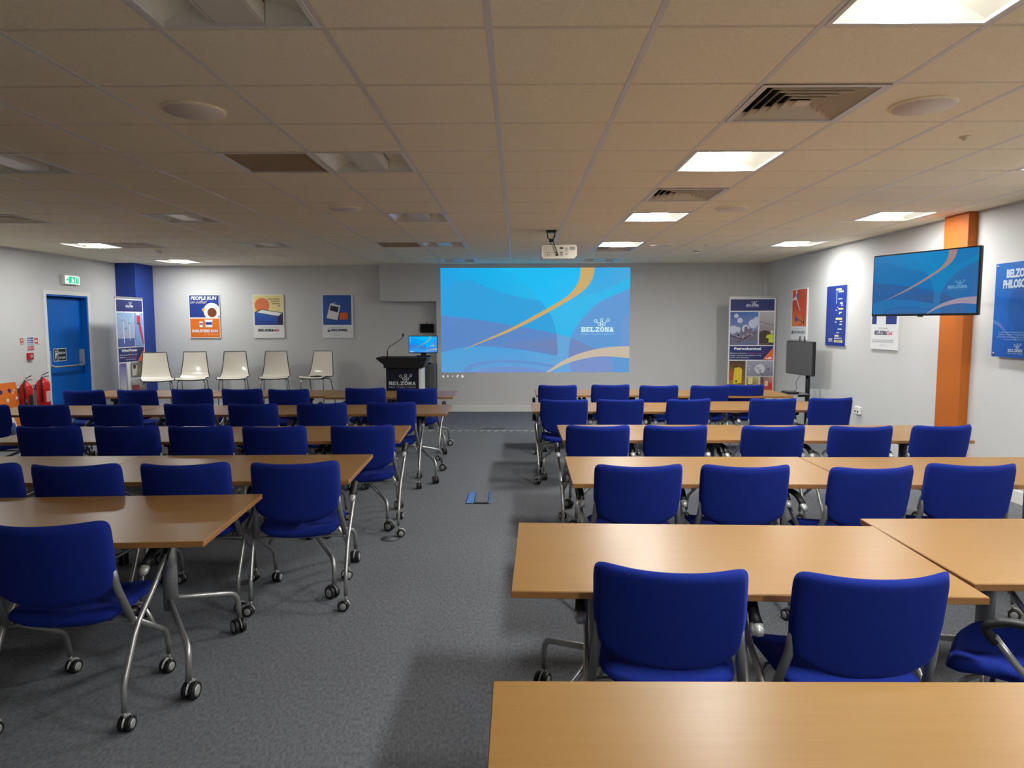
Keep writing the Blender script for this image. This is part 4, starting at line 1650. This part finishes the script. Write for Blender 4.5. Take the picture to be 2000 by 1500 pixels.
b.box((0, 0, 0), (.02, .16, .26), M['black'], bev=.004, rot=Matrix.Rotation(-tva, 3, 'Z'))
b.build('wall_plate', e, (tgt.x, tgt.y, 0))

# ------------------------------------------------------------------ grey monitor on a mobile stand
mx, my = 4.14, 10.12
ma = math.atan2(9.80 - 10.5, 4.185 - 4.09)
e = empty('monitor_stand', (4.20, 10.12, 0), 0)
tag(e, 'mobile stand with a switched-off grey monitor by the right wall', 'monitor stand')
RM = Matrix.Rotation(ma, 3, 'Z')
b = MB()
b.box((-.06, 0, 1.095), (.72, .05, .49), M['black'], bev=.008, rot=RM)
mon = b.build('monitor', e)
b = MB()
off = RM @ Vector((0, -.027, 0))
b.box((-.06 + off.x, off.y, 1.095), (.70, .004, .47), M['screenoff'], rot=RM)
b.build('screen', mon)
for t in (-.05, .08):
    q = RM @ Vector((t, .01, 0))
    b = MB()
    b.box((-.06 + q.x, q.y, 1.375), (.012, .014, .07), M['black'])
    b.build('top_hook', e)
b = MB()
b.tube([(.05, -.02, .10), (.05, -.02, 1.20)], .032, M['black'], 12)
b.build('pole', e)
b = MB()
b.box((.0, -.02, 1.1), (.10, .12, .14), M['black'], bev=.01)
b.build('mount', e)
b = MB()
b.tube(smooth_path([(-.03, .02, .86), (-.10, .05, .74), (-.09, .0, .64), (-.22, 0, .56)], 4), .004, M['black'], 6)
b.build('lead', e)
b = MB()
b.box((-.18, 0, .575), (.40, .30, .016), M['greysteel'], bev=.004)
b.box((.0, -.02, .545), (.16, .06, .04), M['black'], bev=.006)
b.build('tray', e)
for sy in (-1, 1):
    b = MB()
    b.tube(smooth_path([(.05, -.02, .09), (.05, sy * .28, .075), (-.22, sy * .36, .075)], 4), .018, M['black'], 8)
    b.build('base_leg', e)
add_casters(e, .030, [(-.22, .36), (-.22, -.36), (.05, .29), (.05, -.29)], C_C, C_H)
b = MB()
b.box((0, 0, .014), (.17, .24, .026), M['blackgloss'], bev=.006)
b.box((-.03, .16, .010), (.05, .06, .018), M['white'], bev=.004)
tag(b.build('keyboard_box', None, (3.99, 10.08, .584)), 'small black device lying on the monitor stand tray', 'device')

# ------------------------------------------------------------------ lectern group
e = empty('lectern', (-1.775, 10.6, 0))
tag(e, 'navy lectern with the white company logo on its front', 'lectern')
b = MB()
b.box((0, .2, .50), (.50, .40, .96), M['navy'], bev=.004)
b.build('body', e)
b = MB()
b.box((0, .2, .01), (.54, .44, .02), M['black'], bev=.004)
b.build('plinth', e)
b = MB()
b.box((.275, .2, .50), (.045, .40, .96), M['white'], bev=.006)
b.build('side_panel', e)
b = MB()
b.prism([(-.275, .93), (.33, .93), (.385, 1.065), (.385, 1.09), (-.385, 1.09), (-.385, 1.065), (-.275, .98)], -.06, .44, M['black'], axis='y')
b.build('top', e)
a = Art(.50, .96, y0=-.0005)
a.logo('logo', .5, .665, .84, (224, 226, 228))
for o in a.build(e, M['print']):
    o.location = (0, 0, .50)
# desk monitor
DMZ = 1.274
e = empty('desk_monitor', (-1.475, 10.82, 1.09))
tag(e, 'small desktop monitor glowing blue, on top of the lectern', 'monitor')
b = MB()
b.box((0, 0, .19), (.455, .03, .275), M['black'], bev=.006)
b.build('case', e)
b = MB()
b.box((0, .03, .06), (.085, .04, .16), M['black'], bev=.006)
b.box((0, .03, .008), (.22, .17, .016), M['black'], bev=.004)
b.build('stand', e)
mmap = lambda c: (max(0, (c[0] - 28) * 1.05 - 20), c[1] * .97, min(255, c[2] * 1.08 + 4))
a = Art(.437, .248, y0=-.0152, step=.0001, cmap=mmap)
wallpaper(a)
for y in (.93, .86, .79, .72, .65):
    a.rect('desktop_icons', .03, y, .05, y + .035, (190, 220, 240))
a.rect('desktop_icons', .02, .02, .16, .05, (240, 246, 250))
for o in a.build(e, M['screen']):
    o.location = (0, 0, .192)
# microphone
e = empty('gooseneck_microphone', (-2.01, 10.66, 1.09))
tag(e, 'black gooseneck microphone on the lectern top', 'microphone')
b = MB()
b.lathe([(.045, 0), (.045, .008), (.02, .014)], (0, 0, 0), (0, 0, 1), M['black'], 16)
b.build('base', e)
b = MB()
b.tube(smooth_path([(0, 0, .01), (0, 0, .10), (.03, 0, .16), (.22, 0, .28), (.245, 0, .32)], 5), .005, M['black'], 8)
b.tube([(0, 0, .01), (0, 0, .09)], .009, M['black'], 8)
b.build('gooseneck', e)
b = MB()
b.lathe([(.006, 0), (.013, .006), (.014, .03), (.012, .045), (.004, .052)], (.245, 0, .315), (.1, 0, 1), M['black'], 12)
b.build('foam_head', e)
# cabinet
e = empty('rack_cabinet', (-1.70, 12.22, 0))
tag(e, 'dark grey cabinet standing behind the lectern', 'cabinet')
b = MB()
b.box((0, .2, .44), (.46, .42, .88), M['cabinet2'], bev=.006)
b.build('body', e)
b = MB()
b.box((-.05, -.02, .44), (.34, .022, .84), M['cabinet'], bev=.004)
dr = b.build('door', e)
b = MB()
b.box((.07, -.034, .80), (.05, .006, .012), M['steel'])
b.build('badge', dr)
b = MB()
b.box((0, 0, .008), (.28, .18, .016), M['black'], bev=.006)
b.box((.02, .02, .024), (.20, .12, .016), M['black'], bev=.006)
tag(b.build('audio_box', None, (-1.68, 12.36, .88)), 'flat black device on top of the dark cabinet', 'device')
# control tablet
e = empty('wall_tablet', (-1.665, YB, 1.52))
tag(e, 'black control screen on the wall above the lectern monitor', 'tablet')
b = MB()
b.box((0, -.015, 0), (.09, .03, .20), M['white'], bev=.004)
b.build('bracket', e)
b = MB()
b.box((0, -.04, 0), (.255, .022, .165), M['blackgloss'], bev=.006)
b.build('screen', e)
b = MB()
b.box((0, -.035, .098), (.04, .02, .014), M['black'], bev=.003)
b.build('camera_eye', e)

# ------------------------------------------------------------------ projector
e = empty('projector', (.482, 8.0, CEIL))
tag(e, 'white ceiling projector hanging before the screen', 'projector')
b = MB()
prof = [(-.185, -.325), (.17, -.325), (.20, -.295), (.203, -.20), (.185, -.172), (-.185, -.172), (-.202, -.19), (-.205, -.30)]
b.prism(prof, 0.0, .30, M['projbody'], axis='y')
b.build('case', e)
a = Art(.40, .15, y0=-.0006)
a.rect('rear_panel', .06, .10, .62, .93, (206, 198, 184))
a.rect('rear_panel', .64, .10, .78, .93, (216, 210, 196))
a.rect('rear_panel', .80, .62, .95, .86, (150, 148, 142))
a.rect('rear_panel', .66, .5, .75, .8, (176, 172, 164))
a.rect('rear_panel', .67, .22, .74, .42, (170, 166, 158))
for x in (.14, .18, .22, .26, .30, .34):
    a.circ('ports', x, .42, .012, (70, 66, 62), 8)
a.circ('ports', .17, .24, .016, (30, 28, 28), 8)
a.circ('ports', .235, .24, .013, (70, 66, 62), 8)
for x0, y0, x1, y1 in ((.38, .40, .45, .46), (.52, .38, .60, .45), (.40, .18, .48, .30), (.53, .22, .60, .28), (.52, .70, .61, .82)):
    a.rect('ports', x0, y0, x1, y1, (36, 34, 34))
for o in a.build(e, M['print']):
    o.location = (-.002, 0, -.248)
b = MB()
for k in range(9):
    b.box((.204, .06 + k * .02, -.25), (.004, .010, .09), M['darksteel'])
b.build('side_grille', e)
b = MB()
b.lathe([(.05, 0), (.05, .03), (.042, .035)], (-.09, .295, -.25), (0, 1, 0), M['black'], 20)
b.build('lens', e)
b = MB()
b.box((-.09, .10, -.011), (.115, .115, .022), M['black'], bev=.006)
yk = [(-.09 + .042 * math.cos(t), .10, -.06 + .042 * math.sin(t)) for t in [PI * .95 + k * PI * 1.1 / 10 for k in range(11)]]
for sx in (-1, 1):
    b.box((-.09 + sx * .042, .10, -.04), (.008, .05, .05), M['black'])
b.tube(yk, .006, M['black'], 8)
b.box((-.09, .10, -.112), (.045, .045, .035), M['black'], bev=.004)
b.tube([(-.09, .10, -.12), (-.09, .10, -.165)], .013, M['steel'], 10)
b.box((-.09, .10, -.168), (.20, .14, .008), M['black'])
b.build('mount', e)
b = MB()
b.tube(smooth_path([(-.03, .10, .0), (-.06, .06, -.06), (-.07, .02, -.13), (-.06, -.02, -.18), (-.025, -.02, -.26), (-.018, -.012, -.295)], 5), .005, M['black'], 6)
b.build('power_lead', e)

# ------------------------------------------------------------------ left wall items
# exit sign
e = empty('exit_sign', (X0, 10.93, 2.30), PI / 2)
tag(e, 'glowing green and white fire exit sign above the blue door', 'sign')
b = MB()
b.box((0, -.03, 0), (.38, .06, .15), M['white'], bev=.01)
b.build('case', e)
a = Art(.355, .125, y0=-.0602)
a.rect('lit_face', 0, 0, 1, 1, (235, 252, 246))
a.rect('lit_face', .22, .08, .95, .92, (30, 190, 140))
a.rect('lit_face', .68, .15, .90, .85, (225, 252, 240))
a.rect('lit_face', .72, .15, .86, .78, (30, 190, 140))
a.circ('lit_face', .50, .74, .032, (230, 252, 244), 10)
a.poly('lit_face', [(.40, .2), (.46, .4), (.42, .6), (.55, .62), (.60, .5), (.56, .3), (.60, .15), (.53, .2), (.50, .34), (.45, .15)], (230, 252, 244))
a.poly('lit_face', [(.05, .5), (.15, .75), (.15, .6), (.20, .6), (.20, .4), (.15, .4), (.15, .25)], (40, 190, 150))
mE = attr_mat('exit_sign_glow', 1.3, .4)
a.build(e, mE)

# safety notices
def notice(loc_y, loc_z, W, H, lab, draw):
    e_ = empty('safety_notice', (X0, loc_y, loc_z), PI / 2)
    tag(e_, lab, 'notice', 'safety notices beside the door')
    bb = MB()
    bb.box((0, -.003, 0), (W, .006, H), M['white'])
    bb.build('plate', e_)
    a_ = Art(W, H, y0=-.006)
    draw(a_)
    a_.build(e_, M['print'])


RD = (196, 40, 44)
def d1(a_):
    a_.rect('print', 0, 0, 1, 1, (236, 236, 230))
    a_.rect('print', .04, .06, .5, .94, RD)
    a_.circ('print', .27, .65, .12, (236, 226, 220), 12)
    a_.rect('print', .12, .15, .42, .3, (236, 226, 220))
    a_.rect('print', .56, .1, .95, .9, (196, 206, 196))
def d2(a_):
    a_.rect('print', 0, 0, 1, 1, (236, 236, 236))
    for k, c in enumerate(((52, 72, 150), (52, 72, 150), (70, 96, 160), (150, 176, 190), (196, 52, 70), (196, 40, 60))):
        a_.rect('print', .04, .86 - k * .165, .96, .98 - k * .165, c)
        a_.rect('print', .12, .90 - k * .165, .55, .92 - k * .165, (230, 230, 236))
def d3(a_):
    a_.rect('print', 0, 0, 1, 1, (236, 234, 228))
    a_.rect('print', .04, .06, .62, .94, (206, 70, 60))
    a_.rect('print', .12, .35, .54, .6, (240, 226, 216))
    a_.rect('print', .66, .1, .95, .9, (206, 214, 200))
def d4(a_):
    a_.rect('print', 0, 0, 1, 1, (150, 40, 52))
    a_.rect('print', .2, .3, .8, .65, (206, 150, 150))
    a_.rect('print', .25, .72, .75, .85, (190, 120, 124))
notice(9.835, 1.365, .14, .10, 'small red extinguisher notice left of the blue list notice', d1)
notice(9.975, 1.325, .14, .19, 'blue and red striped notice in the middle of the group', d2)
notice(10.12, 1.365, .13, .10, 'small red notice nearest the door frame', d3)
# call point
e = empty('fire_call_point', (X0, 9.935, 1.145), PI / 2)
tag(e, 'red fire alarm call point under the striped notice', 'alarm')
b = MB()
b.box((0, -.02, 0), (.10, .04, .10), M['red'], bev=.006)
b.build('case', e)
a = Art(.09, .09, y0=-.0402)
d4(a)
a.build(e, M['print'])


def extinguisher(loc, label, co2):
    e_ = empty('fire_extinguisher', loc)
    tag(e_, label, 'extinguisher', 'red fire extinguishers')
    r = .088 if not co2 else .08
    H = .42
    bb = MB()
    bb.lathe([(r * .9, 0), (r, .012), (r, H - .08), (r * .93, H - .045), (r * .7, H - .015), (r * .35, H), (r * .3, H + .02)], (0, 0, 0), (0, 0, 1), M['red'], 24)
    bb.build('cylinder', e_)
    bb = MB()
    bb.lathe([(r * 1.02, -.004), (r * 1.03, .03)], (0, 0, 0), (0, 0, 1), M['black'], 24)
    bb.build('base_ring', e_)
    bb = MB()
    bb.lathe([(.018, 0), (.018, .035), (.012, .05)], (0, 0, H + .01), (0, 0, 1), M['hub'], 12)
    bb.build('valve', e_)
    bb = MB()
    bb.tube([(-.02, 0, H + .05), (.05, .06, H + .10)], .009, M['black'], 8, rs=[(.012, .006)] * 2)
    bb.tube([(-.02, 0, H + .035), (.05, .07, H + .04)], .008, M['black'], 8, rs=[(.012, .005)] * 2)
    bb.build('handle', e_)
    bb = MB()
    bb.tube(smooth_path([(.0, -.01, H + .03), (.03, -.09, H - .0), (.05, -.098, H - .12), (.045, -.09, .10)], 5), .011, M['black'], 8)
    if co2:
        bb.lathe([(.012, 0), (.03, .12)], (.05, -.085, .20), (0, 0, -1), M['black'], 12)
    bb.build('hose', e_)
    # wrap-around label
    n = 8
    vs, fs = [], []
    for k in range(n + 1):
        t = -.75 + 1.25 * k / n
        for z in (.09, .25):
            vs.append(((r + .001) * math.cos(t + .15), (r + .001) * math.sin(t + .15), z))
    fs = [(2 * k, 2 * k + 2, 2 * k + 3, 2 * k + 1) for k in range(n)]
    bb = MB()
    bb.add(vs, fs, mat('pink_label', (224, 170, 166), .5) if not co2 else M['black'], True)
    bb.build('label', e_)
    bb = MB()
    bb.box((-r - .012, 0, H - .10), (.026, .10, .05), M['steel'])
    bb.build('wall_bracket', e_)


extinguisher((X0 + .11, 9.68, .36), 'red fire extinguisher with a black band, left of the pair', True)
extinguisher((X0 + .115, 10.03, .385), 'red fire extinguisher with a pale label, next to the door', False)

# leaning orange display board
e = empty('display_board', (X0 + .13, 9.07, 0), PI / 2)
tag(e, 'orange printed display board leaning on the left wall', 'display board')
b = MB()
b.box((0, 0, .405), (1.02, .012, .81), M['boardside'])
bo = b.build('board', e)
a = Art(1.02, .81, y0=-.006)
a.rect('print', 0, 0, 1, 1, (226, 116, 36))
for cx, cy, r, c in ((.86, .86, .03, (60, 40, 96)), (.92, .82, .022, (236, 180, 130)), (.95, .86, .018, (232, 196, 160)), (.97, .72, .022, (240, 220, 200)), (.965, .66, .010, (120, 50, 40)), (.80, .70, .03, (236, 200, 170)), (.955, .52, .012, (230, 130, 110)), (.7, .85, .03, (60, 40, 96))):
    a.circ('print', cx, cy, r, c, 10)
a.poly('print', [(.3, 0), (.3, .3), (.55, .46), (.72, .5), (.84, .44), (.88, .25), (.9, 0)], (236, 236, 232))
a.poly('print', [(.5, 0), (.5, .18), (.84, .32), (.88, .18), (.9, 0)], (56, 84, 170))
for o in a.build(e, M['print']):
    o.location = (0, 0, .405)
for ch in e.children:
    ch.location = (ch.location.x, 0, ch.location.z)
e.rotation_euler = (deg(-7), 0, PI / 2)

# wall socket on the right wall
e = empty('wall_socket', (X1, 8.96, .47), -PI / 2)
tag(e, 'white double wall socket low on the right wall', 'socket')
b = MB()
b.box((0, -.018, 0), (.15, .036, .10), M['white'], bev=.006)
b.build('plate', e)
b = MB()
for sx in (-1, 1):
    b.box((sx * .035, -.037, -.012), (.026, .003, .02), M['dark'])
b.build('outlet', e)

# ------------------------------------------------------------------ floor fittings
e = empty('floor_box', (-.355, 6.245, 0))
tag(e, 'blue edged floor box set in the aisle carpet', 'floor box')
b = MB()
b.box((0, 0, .003), (.215, .40, .006), M['dark'])
b.build('frame', e)
b = MB()
b.box((-.072, 0, .006), (.066, .39, .006), M['blueplate'], bev=.002)
b.build('blue_flap', e)
b = MB()
b.box((.098, 0, .006), (.016, .39, .006), M['blueplate'], bev=.002)
b.build('blue_strip', e)
b = MB()
b.box((.026, .01, .007), (.118, .365, .007), M['carpet'], bev=.002)
b.build('carpet_lid', e)
e = empty('floor_box', (-.365, 10.55, 0))
tag(e, 'small grey floor box in the aisle near the screen wall', 'floor box')
b = MB()
b.box((0, 0, .003), (.34, .24, .006), M['darksteel'])
b.build('frame', e)
b = MB()
b.box((-.085, 0, .006), (.15, .22, .006), M['carpet'], bev=.002)
b.box((.085, 0, .006), (.15, .22, .006), M['carpet'], bev=.002)
b.build('lid', e)
b = MB()
b.lathe([(.070, 0), (.070, .003), (.060, .005), (.058, .0045)], (0, 0, 0), (0, 0, 1), M['tape2'], 28)
b.lathe([(.0585, 0), (.0585, .0056)], (0, 0, 0), (0, 0, 1), M['carpet'], 28)
tag(b.build('floor_grommet', None, (-.952, 5.045, 0)), 'round grey floor grommet beside the left aisle chair', 'floor outlet')
b = MB()
x = -3.0
k = 0
while x < 3.0:
    b.add([(x, -.025, .002), (x + .055, -.025, .002), (x + .115, .025, .002), (x + .06, .025, .002)], [(0, 1, 2, 3)], M['tape'] if k % 2 == 0 else M['tape2'])
    b.add([(x, -.025, 0), (x + .055, -.025, 0), (x + .055, -.025, .002), (x, -.025, .002)], [(0, 1, 2, 3)], M['tape'] if k % 2 == 0 else M['tape2'])
    x += .055
    k += 1
tag(b.build('floor_tape', None, (0, 10.26, 0)), 'striped warning tape across the carpet before the screen', 'tape')
